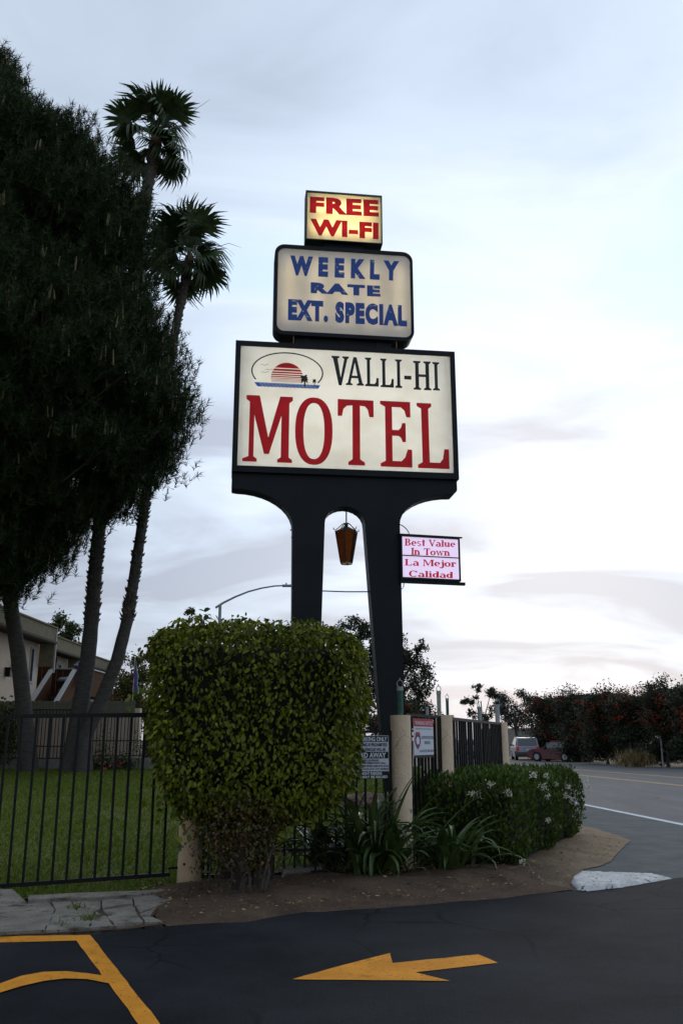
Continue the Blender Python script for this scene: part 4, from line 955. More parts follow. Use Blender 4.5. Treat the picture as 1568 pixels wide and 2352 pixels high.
# solid near-black core in place of the hedge's dense, shaded inside
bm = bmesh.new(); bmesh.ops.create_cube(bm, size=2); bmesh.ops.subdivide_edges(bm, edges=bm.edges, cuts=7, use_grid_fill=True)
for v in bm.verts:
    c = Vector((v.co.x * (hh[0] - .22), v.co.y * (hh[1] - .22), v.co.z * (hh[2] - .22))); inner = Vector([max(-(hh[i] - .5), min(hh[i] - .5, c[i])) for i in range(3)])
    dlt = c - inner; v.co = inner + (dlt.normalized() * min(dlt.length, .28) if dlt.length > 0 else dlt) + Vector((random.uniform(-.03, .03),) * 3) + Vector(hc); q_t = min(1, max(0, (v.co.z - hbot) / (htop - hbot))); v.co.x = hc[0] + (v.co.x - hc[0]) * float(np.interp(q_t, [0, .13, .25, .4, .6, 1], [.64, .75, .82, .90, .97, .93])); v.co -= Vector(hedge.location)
me = bpy.data.meshes.new('dark_core'); bm.to_mesh(me); bm.free(); link('dark_core', me, M['ficus_core'], hedge)
P_, nr = box_surface(27000, hc, hh, .32)
def taper(Q):
    """clipped body narrows towards the ground and bulges a little half way up"""
    t_ = np.clip((np.asarray(Q)[..., 2] - hbot) / (htop - hbot), -.1, 1); k_ = np.interp(t_, [-.1, 0, .13, .25, .4, .6, .85, 1], [.62, .70, .80, .87, .945, 1, 1, .97]); Q = np.array(Q, float); Q[..., 0] = hc[0] + (Q[..., 0] - hc[0]) * k_; return Q
P_ = taper(P_)
P_ = lumps(P_, nr, .065, 3.1, 1.3) - nr * (np.abs(RNG.normal(0, .09, len(P_))))[:, None]
P_[:, 2] += RNG.uniform(-.05, .03, len(P_))
# the underside is ragged and rises to the sides
low_ = (P_[:, 2] < hbot + .5); xr = (P_[:, 0] - hc[0]) / hh[0]
keep = ~((P_[:, 2] < hbot + .08 + .28 * np.maximum(0, np.abs(xr) - .55) + .10 * np.sin(P_[:, 0] * 5)) & (nr[:, 2] > -.5)) | (nr[:, 2] > .2)
P_, nr = P_[keep], nr[keep]
leaf_cloud('foliage', P_, nr, RNG.uniform(.034, .086, len(P_)), M['ficus'], hedge, droop=.60, jit=.8, n_parts=300, wid=.85)
# loose shoots sticking out of the top and hanging at the lower left
sh_p = []; sh_n = []
for i in range(95):
    x = random.uniform(hl + .32, hr - .32); y = random.uniform(9.8, 11.2); h_ = random.uniform(.04, .20) * (1.7 if random.random() < .15 else 1)
    for k in range(int(5 + h_ * 25)): sh_p.append((x + random.gauss(0, .03), y + random.gauss(0, .03), htop - .06 + h_ * k / (5 + h_ * 25) + .05 * math.sin(x * 3.1))); sh_n.append((random.gauss(0, 1), random.gauss(0, 1), .4))
for (px, py, n) in ((360, 1815, 6), (385, 1840, 12), (410, 1868, 18), (430, 1875, 20), (475, 1890, 26), (560, 1885, 30), (640, 1880, 30), (715, 1862, 18), (770, 1846, 14), (803, 1780, 5), (830, 1700, 6), (838, 1600, 10), (330, 1500, 10), (330, 1600, 10)):
    c = AT(px, py, 9.75 if 400 < px < 780 else 10.2)
    for k in range(n): sh_p.append((c.x + random.gauss(0, .07), c.y + random.gauss(0, .08), c.z + random.gauss(0, .08))); sh_n.append((random.gauss(0, 1), -1 + random.gauss(0, .6), random.gauss(0, .5)))
leaf_cloud('loose_shoots', np.array(sh_p), norm(np.array(sh_n)), RNG.uniform(.055, .10, len(sh_p)), M['ficus'], hedge, droop=.5, jit=.6)
# trunks and hanging inner growth below the clipped body
for i, (px, py, lean) in enumerate(((497, 2058, .02), (530, 2080, -.05), (566, 2070, .1), (600, 2050, .22), (520, 2040, -.15))):
    b = G(px, py); b.y += .25; pts = [Vector((b.x + lean * k * .9 + .05 * math.sin(k * 2 + i), b.y + .35 * k, .02 + 1.15 * k)) for k in (0, .3, .6, 1)]
    MB().tube(pts, [.085, .06, .05, .045], 8).build('trunk', M['hedge_bark'], hedge, smooth=True)
n = 900; a = RNG.uniform(0, 6.28, n); zr_ = RNG.uniform(.30, hbot + .35, n); rad_ = (.16 + .50 * np.clip((zr_ - .3) / (hbot), 0, 1)) * np.sqrt(RNG.uniform(.2, 1, n))
cxp = AT(550, 1950, 9.9).x
Pn = np.c_[cxp + rad_ * np.cos(a) * 1.25, 10.0 + rad_ * np.sin(a) * .55, zr_]
leaf_cloud('under_growth', Pn, norm(np.c_[np.cos(a), np.sin(a) - .3, np.zeros(n)]), RNG.uniform(.045, .085, n), M['ficus'], hedge, droop=.6, jit=.6)

# reddish jade bush at the foot of the hedge
jc = AT(555, 1960, 9.45); jade = thing('jade_bush', (jc.x, 9.45, .08), 'low bush of small reddish-orange leaves at the foot of the hedge', 'bush')
n = 1700; Pj = RNG.normal(0, 1, (n, 3)) * np.array([.22, .14, .20]) + np.array([jc.x, 9.5, .66]); Pj[:, 2] = np.maximum(Pj[:, 2], .16)
leaf_cloud('foliage', Pj, rdir(n), RNG.uniform(.022, .042, n), M['jade'], jade, droop=0, jit=.8, wid=1.5)
for i in range(6):
    x = jc.x + random.uniform(-.2, .2); MB().tube([(x, 9.5, .0), (x + random.uniform(-.1, .1), 9.48, .3), (x + random.uniform(-.2, .2), 9.5, .62)], [.022, .016, .008], 6).build('stem', M['bark_dark'], jade)
lc_ = AT(475, 1960, 9.6)
tw_b = thing('twiggy_shrub', (lc_.x, 9.75, .05), 'thin leafy shrub climbing beside the tan pillar', 'shrub')
n = 420; Pt = RNG.normal(0, 1, (n, 3)) * np.array([.10, .08, .28]) + np.array([lc_.x, 9.75, .75])
leaf_cloud('foliage', Pt, rdir(n), RNG.uniform(.03, .055, n), M['tree_a'], tw_b, droop=.4, jit=.7)
MB().tube([(lc_.x, 9.78, 0), (lc_.x + .03, 9.76, .5), (lc_.x - .03, 9.75, 1.0)], [.014, .01, .005], 6).build('stem', M['bark_dark'], tw_b)

# strap-leaved plants
def strap_plant(c, n, length, lab, seed, spread=1.0):
    rs = random.Random(seed); t = thing('strap_leaf_plant', c, lab, 'plant', 'strap-leaved plants in the bed')
    for i in range(n):
        a = 2 * math.pi * (i * .381966 + rs.uniform(-.05, .05)); el = R(rs.uniform(38, 86)); L_ = length * rs.uniform(.62, 1.08); wd = rs.uniform(.034, .058)
        b = Vector((rs.gauss(0, .10) * spread, rs.gauss(0, .06) * spread, 0)); dr = Vector((math.cos(a), math.sin(a) * .8, 0)).normalized(); pts = []; p_ = b.copy(); e = el
        bend = rs.uniform(.02, .10) + (.10 if rs.random() < .3 else 0)
        for k in range(9):
            pts.append(p_.copy()); p_ = p_ + (dr * math.cos(e) + EZ * math.sin(e)) * L_ / 8; e -= bend * (k + 1) * .55
        sx = dr.cross(EZ); v = []; f = []
        for k, q_ in enumerate(pts):
            w_ = wd * (1 - (k / 8) ** 2.6) * (.55 + .45 * min(1, k / 2)) + .001; v += [tuple(q_ - sx * w_ + EZ * .012), tuple(q_ - EZ * .004), tuple(q_ + sx * w_ + EZ * .012)]
            if k: b0 = (k - 1) * 3; f += [(b0, b0 + 1, b0 + 4, b0 + 3), (b0 + 1, b0 + 2, b0 + 5, b0 + 4)]
        me = bpy.data.meshes.new('leaf'); me.from_pydata(v, [], f)
        for pg in me.polygons: pg.use_smooth = True
        link('leaf', me, M['strap2'] if rs.random() < .06 else M['strap'], t)
    return t
c = G(862, 2030); strap_plant((c.x, c.y + .30, .06), 130, 1.26, 'large clump of dark arching strap leaves below the parking notice', 5, 1.9)
c = G(750, 2010); strap_plant((c.x, c.y + .15, .06), 40, 1.0, 'sparse clump of drooping strap leaves left of the large clump', 8, 1.2)
c = G(1035, 2022); strap_plant((c.x, c.y + .12, .06), 46, .98, 'smaller clump of upright strap leaves in front of the flowering bush', 9, .9)
# dead fronds / straw at their feet
n = 260; c = G(880, 2025); Ps = np.c_[RNG.normal(c.x + .1, .55, n), RNG.normal(c.y + .15, .10, n), RNG.uniform(.06, .16, n)]
V, Fc = scatter(NEED[0], NEED[1], frames(norm(np.c_[RNG.normal(0, 1, (n, 2)), RNG.normal(.2, .35, n)]), rdir(n)), Ps, np.c_[np.full(n, .012), RNG.uniform(.08, .26, n), np.full(n, .01)])
tag(np_mesh('dry_straw', V, Fc, M['deadleaf']), 'dry straw and dead leaves at the foot of the strap plants', 'straw', kind='stuff')

# flowering privet bush by the street
bl0 = Vector((1.08, 11.15)); bdir = Vector((.60, .80)).normalized()
bush = thing('flowering_bush', (2.5, 13.6, .05), 'dark green clipped bush with cream flower clusters beside the street', 'bush')
ang = R(64.7)
def bush_pts(n, hx, hy, hz, c, r):
    P_, nr = box_surface(n, (0, 0, 0), (hx, hy, hz), r); ca, sa = math.cos(ang), math.sin(ang); Rm = np.array([[ca, -sa, 0], [sa, ca, 0], [0, 0, 1]])
    P_ = lumps(P_, nr, .05, 3.6, 2.1); return P_ @ Rm.T + np.array(c), nr @ Rm.T
bcx, bcy = 2.42, 13.72
Pb, nb = bush_pts(23000, 2.12, .76, .53, (bcx, bcy, .57), .30)
Pb -= nb * np.abs(RNG.normal(0, .07, len(Pb)))[:, None]
k = len(Pb); dr = norm(nb * .45 + np.array([0, 0, 1.0]) + RNG.normal(0, .35, (k, 3))); Fm = frames(dr, norm(nb + RNG.normal(0, .5, (k, 3)))); sz = RNG.uniform(.04, .08, k)
SL = (SLIM[0], SLIM[1]); near = np.argsort(np.linalg.norm(Pb - np.array([0, 0, CAMH]), axis=1) - sz * 4)[:300]; rest = np.ones(k, bool); rest[near] = False
me_l = bpy.data.meshes.new('leaf'); me_l.from_pydata(SLIM[0], [], SLIM[1]); me_l.materials.append(M['privet']); off = woff(bush)
for i in near:
    o = bpy.data.objects.new('leaf', me_l); COL.objects.link(o); o.parent = bush; mw = Matrix(Fm[i].tolist()).to_4x4(); mw.translation = Vector(Pb[i]) - off; o.matrix_local = mw @ Matrix.Diagonal((sz[i] * 1.5, sz[i], sz[i], 1))
V, Fc = scatter(SLIM[0], SLIM[1], Fm[rest], Pb[rest], np.c_[sz * 1.5, sz, sz][rest]); np_mesh('foliage', V, Fc, M['privet'], bush)['kind'] = 'stuff'
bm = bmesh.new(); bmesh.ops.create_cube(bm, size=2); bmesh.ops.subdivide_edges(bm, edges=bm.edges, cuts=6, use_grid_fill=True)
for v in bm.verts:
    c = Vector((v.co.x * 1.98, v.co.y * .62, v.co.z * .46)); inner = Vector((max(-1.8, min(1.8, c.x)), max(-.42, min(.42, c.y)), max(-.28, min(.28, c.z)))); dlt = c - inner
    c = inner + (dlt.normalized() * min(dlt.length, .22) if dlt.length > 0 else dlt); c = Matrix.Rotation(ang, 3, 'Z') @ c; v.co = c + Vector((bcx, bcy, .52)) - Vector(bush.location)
me = bpy.data.meshes.new('dark_core'); bm.to_mesh(me); bm.free(); link('dark_core', me, M['ficus_core'], bush)  # solid near-black body in place of the bush's shaded inside
# shoots on top
n = 1500; u_ = RNG.uniform(-2.0, 2.0, n); v_ = RNG.uniform(-.66, .66, n); ca, sa = math.cos(ang), math.sin(ang)
Pt = np.c_[bcx + u_ * ca - v_ * sa, bcy + u_ * sa + v_ * ca, RNG.uniform(1.02, 1.17, n)]
V, Fc = scatter(SLIM[0], SLIM[1], frames(norm(np.c_[RNG.normal(0, .35, (n, 2)), np.ones(n)]), rdir(n)), Pt, np.c_[np.full(n, .11), np.full(n, .085), np.full(n, .08)]); np_mesh('top_shoots', V, Fc, M['privet'], bush)['kind'] = 'stuff'
fpx = [(1098, 1826), (1084, 1824), (1167, 1822), (1126, 1800), (1254, 1782), (1302, 1806), (1297, 1828), (1312, 1838), (1345, 1795), (1350, 1808), (1246, 1806), (1225, 1780), (1275, 1800), (1256, 1829), (1259, 1884), (1198, 1980), (1105, 1926)]
for i, (px, py) in enumerate(fpx):
    # meet the bush's front or top surface
    d_7 = ray(px, py); c0 = Vector((0, 0, CAMH)); best = None
    for t_ in range(100, 200):
        q_ = c0 + d_7 * (t_ * .1); lq = Matrix.Rotation(-ang, 3, 'Z') @ (q_ - Vector((bcx, bcy, .60)))
        if abs(lq.x) < 2.16 and abs(lq.y) < .80 and abs(lq.z) < .62: best = q_; break
    if best is None: best = c0 + d_7 * 14.5
    k = 60; s_ = random.uniform(.35, .66) * (.7 if i > 12 else 1); Pf = np.array(best) + RNG.normal(0, 1, (k, 3)) * np.array([.05, .04, .045]) * s_
    V, Fc = scatter(LEAF[0], LEAF[1], frames(rdir(k), rdir(k)), Pf, np.full((k, 1), .018) * np.array([[1.4, 1, 1]])); np_mesh('flower_cluster', V, Fc, M['flower_cream'], bush)['kind'] = 'stuff'
for i in range(5):
    u = -1.6 + i * .8; MB().tube([(bcx + u * ca, bcy + u * sa, .0), (bcx + u * ca + .05, bcy + u * sa, .3)], .03, 6).build('stem', M['bark_dark'], bush)

# ============================================================ pine and palms on the lawn
PY = 26.3
prof_px = [(-110, 120), (-60, 140), (0, 178), (55, 195), (105, 258), (150, 275), (200, 325), (235, 350), (290, 375), (340, 420), (368, 490), (362, 560), (362, 640), (372, 700), (415, 790), (452, 850), (462, 900), (448, 950), (432, 1015), (395, 1055), (335, 1090), (262, 1150), (200, 1205), (130, 1262), (60, 1322)]
XC = AT(-120, 1000, PY).x
prof = sorted((AT(x, y, PY).z, AT(x, y, PY).x - XC) for x, y in prof_px)
pz = np.array([a for a, b in prof]); pr = np.maximum(.3, np.array([b for a, b in prof]) - .62)
pine = thing('pine_tree', (AT(67, 1772, 30.0).x, 30.0, .5), 'huge dark long-needled pine filling the left side above the palm trunks', 'tree')
tp_ = [AT(67, 1775, 30), AT(58, 1650, 29.8), AT(42, 1500, 29.4), AT(24, 1380, 29), AT(8, 1250, 28.6), AT(5, 1050, 28.2), AT(15, 800, 28), AT(10, 500, 28)]
MB().tube(tp_, [.34, .27, .25, .24, .22, .20, .14, .06], 12).build('trunk', M['palmtrunk'], pine, smooth=True)
NC = 1150; cz_ = []; cl_c = []; cl_o = []
zlo, zhi = pz[0], pz[-1]
while len(cl_c) < NC:
    z = random.uniform(zlo, zhi); r = float(np.interp(z, pz, pr))
    if random.random() > r / pr.max() + .12: continue
    th = random.uniform(-math.pi, math.pi)
    if math.sin(th) > .25 and random.random() < .5: continue
    if math.cos(th) < .1 and random.random() < .72: continue
    fr = random.uniform(.82, .99) if random.random() < .66 else random.uniform(.25, .8)
    lob = 1 + .10 * math.sin(th * 5 + z * .9) + .10 * math.sin(z * 2.3 + th * 3)
    rr = r * fr * min(1.06, lob); cl_c.append((XC + rr * math.cos(th), PY + rr * math.sin(th) * .85, z - .55)); cl_o.append((math.cos(th), math.sin(th), .5))
# extra clusters right along the silhouette keep the outline of the photograph's tree
for z in np.linspace(zlo + .3, zhi - .2, 60):
    r = float(np.interp(z, pz, pr)); cl_c.append((XC + r * .97, PY + random.uniform(-.8, .8), z - .5)); cl_o.append((1, 0, .5))
cl_c = np.array(cl_c); cl_o = np.array(cl_o); NCL = len(cl_c); TPC, NPT = 30, 25
tc_ = np.repeat(cl_c, TPC, 0) + RNG.normal(0, 1, (NCL * TPC, 3)) * np.array([.36, .36, .30])
to_ = norm(np.repeat(cl_o, TPC, 0) * .30 + np.array([0, 0, .95]) + RNG.normal(0, .28, (NCL * TPC, 3)))
nt = len(tc_); tcr = np.repeat(tc_, NPT, 0) + np.repeat(to_, NPT, 0) * RNG.uniform(-.08, .36, (nt * NPT, 1)); nd = norm(np.repeat(to_, NPT, 0) * .95 + rdir(nt * NPT))
V, Fc = scatter(NEED[0], NEED[1], frames(nd, rdir(nt * NPT)), tcr, np.c_[np.full(nt * NPT, .026), RNG.uniform(.17, .30, nt * NPT), np.full(nt * NPT, .02)])
np_mesh('crown', V, Fc, M['pine'], pine)['kind'] = 'stuff'
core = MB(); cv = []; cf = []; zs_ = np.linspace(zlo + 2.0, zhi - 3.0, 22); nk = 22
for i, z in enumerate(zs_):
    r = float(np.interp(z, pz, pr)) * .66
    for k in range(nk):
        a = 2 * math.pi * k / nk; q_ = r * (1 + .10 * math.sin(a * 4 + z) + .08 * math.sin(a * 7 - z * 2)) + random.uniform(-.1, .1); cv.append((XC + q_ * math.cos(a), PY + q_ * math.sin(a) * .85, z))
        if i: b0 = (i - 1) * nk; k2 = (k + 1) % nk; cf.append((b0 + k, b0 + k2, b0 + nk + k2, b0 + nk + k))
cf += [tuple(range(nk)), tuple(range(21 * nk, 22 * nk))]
core.add(cv, cf).build('dark_crown_core', M['ficus_core'], pine)  # solid near-black mass added to block the sky and darken the crown's inside
mb = MB()
for i in range(70):
    c = Vector(cl_c[i * 7]); zt = c.z - (c.xy - Vector((XC, PY))).length * .45
    mb.tube([(XC, PY, max(zt, zlo - .5)), ((XC + c.x) / 2, (PY + c.y) / 2, (max(zt, zlo) + c.z) / 2 - .2), tuple(c)], [.08, .05, .02], 5)
mb.build('limbs', M['bark_dark'], pine)['kind'] = 'stuff'
sel = [i for i in range(nt) if random.random() < .05 and tc_[i, 1] < PY + .5]; mb = MB()
for i in sel:
    for k in range(random.choice((1, 1, 2, 3))):
        c = Vector(tc_[i]) + Vector((random.gauss(0, .06), random.gauss(0, .06), .1)); mb.tube([c, c + Vector((random.gauss(0, .03), random.gauss(0, .03), random.uniform(.26, .50)))], [.026, .013], 4, False)
mb.build('new_shoots', M['candle'], pine)['kind'] = 'stuff'

def frond_mesh(seed, nseg=26, L_=.98, pet=.82):
    rs = random.Random(seed); pet = (.98, .50, .85, .38, .72)[seed % 5]; v = []; f = []
    # petiole
    for k, y in enumerate((0, pet)):
        v += [(-.02, y, 0), (.02, y, 0), (0, y, .02)]
    f += [(0, 1, 4, 3), (1, 2, 5, 4), (2, 0, 3, 5)]
    for i in range(nseg):
        a = R(-105 + 210 * i / (nseg - 1)) + rs.gauss(0, .025); l_ = L_ * (1 - .28 * abs(a) / 2.1) * rs.uniform(.86, 1.08); dx, dy = math.sin(a), math.cos(a); nx, ny = dy, -dx
        dr_ = rs.uniform(.4, 2.0); b = len(v); zc = -.10 * abs(math.sin(a))
        for t_, w_, z in ((0.02, .012, 0), (.45, .056, .03), (.74, .036, -.05 * dr_), (1.0, .003, -.30 * dr_)):
            r_ = l_ * t_ * (1 - .10 * (t_ > .9)); x, y = dx * r_, pet + dy * r_
            v += [(x - nx * w_, y - ny * w_, z + zc * t_), (x + nx * w_, y + ny * w_, z + zc * t_ - .012)]
        for k in range(3): f.append((b + 2 * k, b + 2 * k + 1, b + 2 * k + 3, b + 2 * k + 2))
    me = bpy.data.meshes.new('frond'); me.from_pydata(v, [], f); me.materials.append(M['palm']); return me
FR = [frond_mesh(i) for i in range(5)]
SPIKE = bpy.data.meshes.new('flower_stalk'); 
def palm(name_lab, px_pts, Y, radii, crown_n, seed, scale, boots):
    rs = random.Random(seed); pts = [AT(x, y, Y) for x, y in px_pts]; t = thing('fan_palm', (pts[0].x, Y, pts[0].z), name_lab, 'palm tree', 'fan palms on the lawn')
    # smooth the trunk
    fine = []
    for i in range(len(pts) - 1):
        for k in range(4): fine.append(pts[i].lerp(pts[i + 1], k / 4))
    fine.append(pts[-1]); rad = [radii[0] + (radii[1] - radii[0]) * min(1, i / len(fine) * 1.5) + (.08 * max(0, 1 - i / 3)) for i in range(len(fine))]
    rad = [r * (1 + .03 * math.sin(i * 2.4)) for i, r in enumerate(rad)]
    MB().tube(fine, rad, 14).build('trunk', M['palmtrunk'], t, smooth=True)
    # old leaf bases up the trunk
    mb = MB(); nrow = boots
    for i in range(nrow):
        f_ = .36 + .62 * ((i + rs.uniform(-.5, .5)) / nrow); ii = f_ * (len(fine) - 1); k = int(ii); p_ = fine[k].lerp(fine[min(k + 1, len(fine) - 1)], ii - k); r = rad[k]
        for j in range(7):
            a = rs.uniform(0, 6.283); o_ = Vector((math.cos(a), math.sin(a), 0)); s_ = Vector((-o_.y, o_.x, 0)); wd = rs.uniform(.05, .09); ln = rs.uniform(.05, .17) * (2.2 if rs.random() < .03 else 1)
            c = p_ + o_ * (r - .02); tip = c + o_ * (.05 + ln * .35) + EZ * ln * rs.uniform(.5, 1)
            mb.add([c - s_ * wd, c + s_ * wd, c + EZ * .06 + s_ * wd * .3 , tip, c - EZ * .02 + o_ * .045], [(0, 4, 3), (4, 1, 3), (1, 2, 3), (2, 0, 3)])
    mb.build('leaf_bases', M['palmdry'], t)['kind'] = 'stuff'
    top_ = pts[-1]
    for i in range(crown_n):
        az = 2.39996 * i + rs.uniform(-.3, .3); el = R(84 - 132 * (i / crown_n) ** .95 + rs.uniform(-14, 14)); d_8 = Vector((math.cos(az) * math.cos(el), math.sin(az) * math.cos(el), math.sin(el)))
        o = bpy.data.objects.new('frond', FR[i % 5]); COL.objects.link(o); o.parent = t
        x_ = d_8.cross(EZ).normalized(); z_ = x_.cross(d_8); tw_ = Matrix.Rotation(rs.uniform(-.9, .9), 3, 'Y')
        mw = (Matrix((x_, d_8, z_)).transposed() @ tw_).to_4x4(); mw.translation = top_ + EZ * (.25 - .55 * i / crown_n) - Vector(t.location); s_ = scale * rs.uniform(.82, 1.14)
        o.matrix_local = mw @ Matrix.Diagonal((s_, s_, s_, 1))
    for i in range(7):
        az = rs.uniform(0, 6.28); el = R(rs.uniform(20, 75)); d_8 = Vector((math.cos(az) * math.cos(el), math.sin(az) * math.cos(el), math.sin(el))); L_ = rs.uniform(1.6, 2.5) * scale
        pp2 = [top_ + d_8 * L_ * k - EZ * (k ** 2.4) * rs.uniform(.2, 1.0) * (1.0 if el < .8 else .2) for k in (0, .25, .5, .75, 1)]
        MB().tube(pp2, [.022, .018, .014, .01, .004], 5).build('flower_stalk', M['bark_dark'], t)
    MB().tube([fine[-3], fine[-2], top_, top_ + EZ * .25], [radii[1] * 1.05, radii[1] * 1.25, radii[1] * 1.1, .05], 10).build('crown_shaft', mat('reddish leaf bases', (.07, .032, .02), .9, (.10, .05, .03), 8), t)
palm('taller leaning fan palm rising behind the pine, crown highest in the sky', [(160, 1777), (172, 1700), (184, 1630), (202, 1517), (211, 1420), (220, 1300), (229, 1202), (250, 1010), (284, 780), (318, 560), (345, 400), (360, 318)], 30.0, (.30, .20), 27, 4, 1.20, 95)
palm('shorter fan palm leaning right of the taller one, crown beside the pine', [(190, 1776), (195, 1693), (241, 1589), (269, 1517), (294, 1420), (302, 1368), (327, 1202), (340, 1102), (362, 970), (388, 840), (414, 700), (436, 592)], 29.7, (.25, .155), 24, 12, 1.12, 90)

# ============================================================ background trees
def tree(name, lab, base, blobs, n, size, m, group=None, cat='tree', templ=SLIM, trunk=.15, wid=1.4, red=0, shell=.55, limbs=True, core=0):
    """blobs: (centre, radii) ellipsoids of leaves"""
    t = thing(name, base, lab, cat, group); vol = np.array([b[1][0] * b[1][1] * b[1][2] for b in blobs]) ** .67; cnt = (n * vol / vol.sum()).astype(int); P_ = []
    for (c, r), k in zip(blobs, cnt):
        sub = max(5, k // 110); sc_ = norm(RNG.normal(size=(sub, 3))) * RNG.uniform(shell, 1, (sub, 1)); own = RNG.integers(0, sub, k)
        P_.append((sc_[own] + RNG.normal(0, .17, (k, 3))) * np.array(r) + np.array(c))
    P_ = np.concatenate(P_); k = len(P_); P_[:, 2] = np.maximum(P_[:, 2], base[2] + .05)
    V, Fc = scatter(templ[0], templ[1], frames(rdir(k), rdir(k)), P_, np.c_[np.full(k, size * wid), RNG.uniform(.7, 1.3, k) * size, np.full(k, size)])
    np_mesh('crown', V, Fc, m, t)['kind'] = 'stuff'
    if core:  # solid near-black blobs added as the crown's dark, shaded inside
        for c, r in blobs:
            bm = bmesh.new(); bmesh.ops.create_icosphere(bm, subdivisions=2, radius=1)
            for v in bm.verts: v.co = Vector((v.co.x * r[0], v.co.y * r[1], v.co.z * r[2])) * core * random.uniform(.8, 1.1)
            me = bpy.data.meshes.new('dark_crown_core'); bm.to_mesh(me); bm.free(); link('dark_crown_core', me, M['ficus_core'], t, Vector(c) - Vector(base))
    if red:
        sel_ = P_[RNG.choice(k, red)]; hi_ = sel_[:, 2] > np.percentile(P_[:, 2], 25); sel_ = sel_[hi_]; sel_ = np.repeat(sel_, 6, 0) + RNG.normal(0, .08, (len(sel_) * 6, 3)); kk = len(sel_)
        sel_[:, 1] -= .25
        V, Fc = scatter(templ[0], templ[1], frames(rdir(kk), rdir(kk)), sel_, np.c_[np.full(kk, .13), np.full(kk, .12), np.full(kk, .12)]); np_mesh('blossom', V, Fc, M['redflower'], t)['kind'] = 'stuff'
    if trunk:
        b = Vector(base)
        cm = sum((Vector(c) for c, r in blobs), Vector((0, 0, 0))) / len(blobs); mid_ = b.lerp(cm, .55) + Vector((random.uniform(-.2, .2), 0, 0))
        MB().tube([b - EZ * .1, b.lerp(mid_, .5), mid_, cm], [trunk, trunk * .8, trunk * .65, trunk * .3], 8).build('trunk', M['bark_dark'], t, smooth=True)
        if limbs:
            for c, r in blobs: MB().tube([mid_, mid_.lerp(Vector(c), .6) - EZ * .1, c], [trunk * .45, trunk * .3, trunk * .1], 5).build('limb', M['bark_dark'], t)
    return t
def B(px, py, Y, rx, ry, dz=None): 
    c = AT(px, py, Y); k = Y / 2030.0; return (tuple(c), (rx * k, max(rx, ry) * k * .8, ry * k))
def gb(px, Y, z=.3): c = AT(px, 1700, Y); return (c.x, Y, z)
tree('garden_tree', 'round green tree showing above the apartment roof', gb(150, 62), [B(140, 1450, 62, 36, 34), B(172, 1470, 62, 26, 34), B(150, 1490, 62, 40, 30), B(118, 1445, 62, 18, 18)], 4200, .24, M['tree_a'], 'trees beyond the lawn', trunk=.2)
tree('garden_tree', 'yellow-green tree between the apartments and the hedge', gb(296, 52), [B(292, 1540, 52, 44, 45), B(318, 1590, 52, 44, 60), B(280, 1600, 52, 40, 50), B(330, 1520, 52, 30, 26), B(345, 1640, 52, 50, 50)], 6500, .20, M['tree_c'], 'trees beyond the lawn', trunk=.18)
tree('garden_tree', 'slender treetop poking up over the left of the hedge', gb(434, 40), [B(434, 1420, 40, 15, 22), B(425, 1440, 40, 20, 12), B(440, 1480, 40, 50, 40), B(400, 1470, 40, 24, 30)], 2200, .16, M['tree_c'], 'trees beyond the lawn', trunk=.1)
tree('eucalyptus_tree', 'tall dark eucalyptus standing behind the legs of the sign', gb(880, 54), [B(812, 1440, 54, 34, 28), B(835, 1490, 54, 46, 50), B(845, 1455, 54, 26, 26), B(880, 1560, 54, 80, 80), B(940, 1500, 54, 34, 38), B(955, 1560, 54, 38, 48), B(900, 1500, 54, 50, 50), B(960, 1605, 54, 40, 40), B(850, 1620, 54, 60, 60), B(968, 1485, 54, 16, 16)], 15000, .19, M['tree_b'], 'trees beyond the lawn', trunk=.3)
tree('eucalyptus_tree', 'low dark tree with red blossom behind the ring-topped pipes', gb(965, 48), [B(950, 1640, 48, 50, 36), B(985, 1650, 48, 28, 26), B(900, 1660, 48, 60, 40)], 5200, .17, M['redleaf'], 'trees beyond the lawn', trunk=.12, red=130)
tree('eucalyptus_tree', 'lone thin eucalyptus with bare limbs against the far sky', gb(1108, 88), [B(1092, 1579, 88, 16, 9), B(1128, 1584, 88, 15, 17), B(1076, 1614, 88, 17, 13), B(1092, 1608, 88, 12, 8), B(1138, 1605, 88, 18, 20), B(1080, 1640, 88, 14, 10), B(1120, 1640, 88, 12, 18)], 2600, .24, M['tree_b'], 'trees across the road', trunk=.16)
tree('roadside_tree', 'grey-green tree mass behind the silver car', gb(1190, 112), [B(1165, 1625, 112, 28, 32), B(1195, 1615, 112, 34, 30), B(1222, 1635, 112, 22, 34), B(1180, 1650, 112, 44, 28), B(1150, 1650, 112, 22, 30)], 5200, .30, M['tree_far'], 'trees across the road', trunk=.25)
tree('roadside_tree', 'dark tree filling the gap between lawn and sign legs', gb(760, 70), [B(760, 1640, 70, 60, 60), B(700, 1650, 70, 60, 50), B(620, 1660, 70, 70, 50), B(540, 1650, 70, 60, 50), B(460, 1640, 70, 60, 60)], 7000, .3, M['tree_a'], 'trees beyond the lawn', trunk=.2)
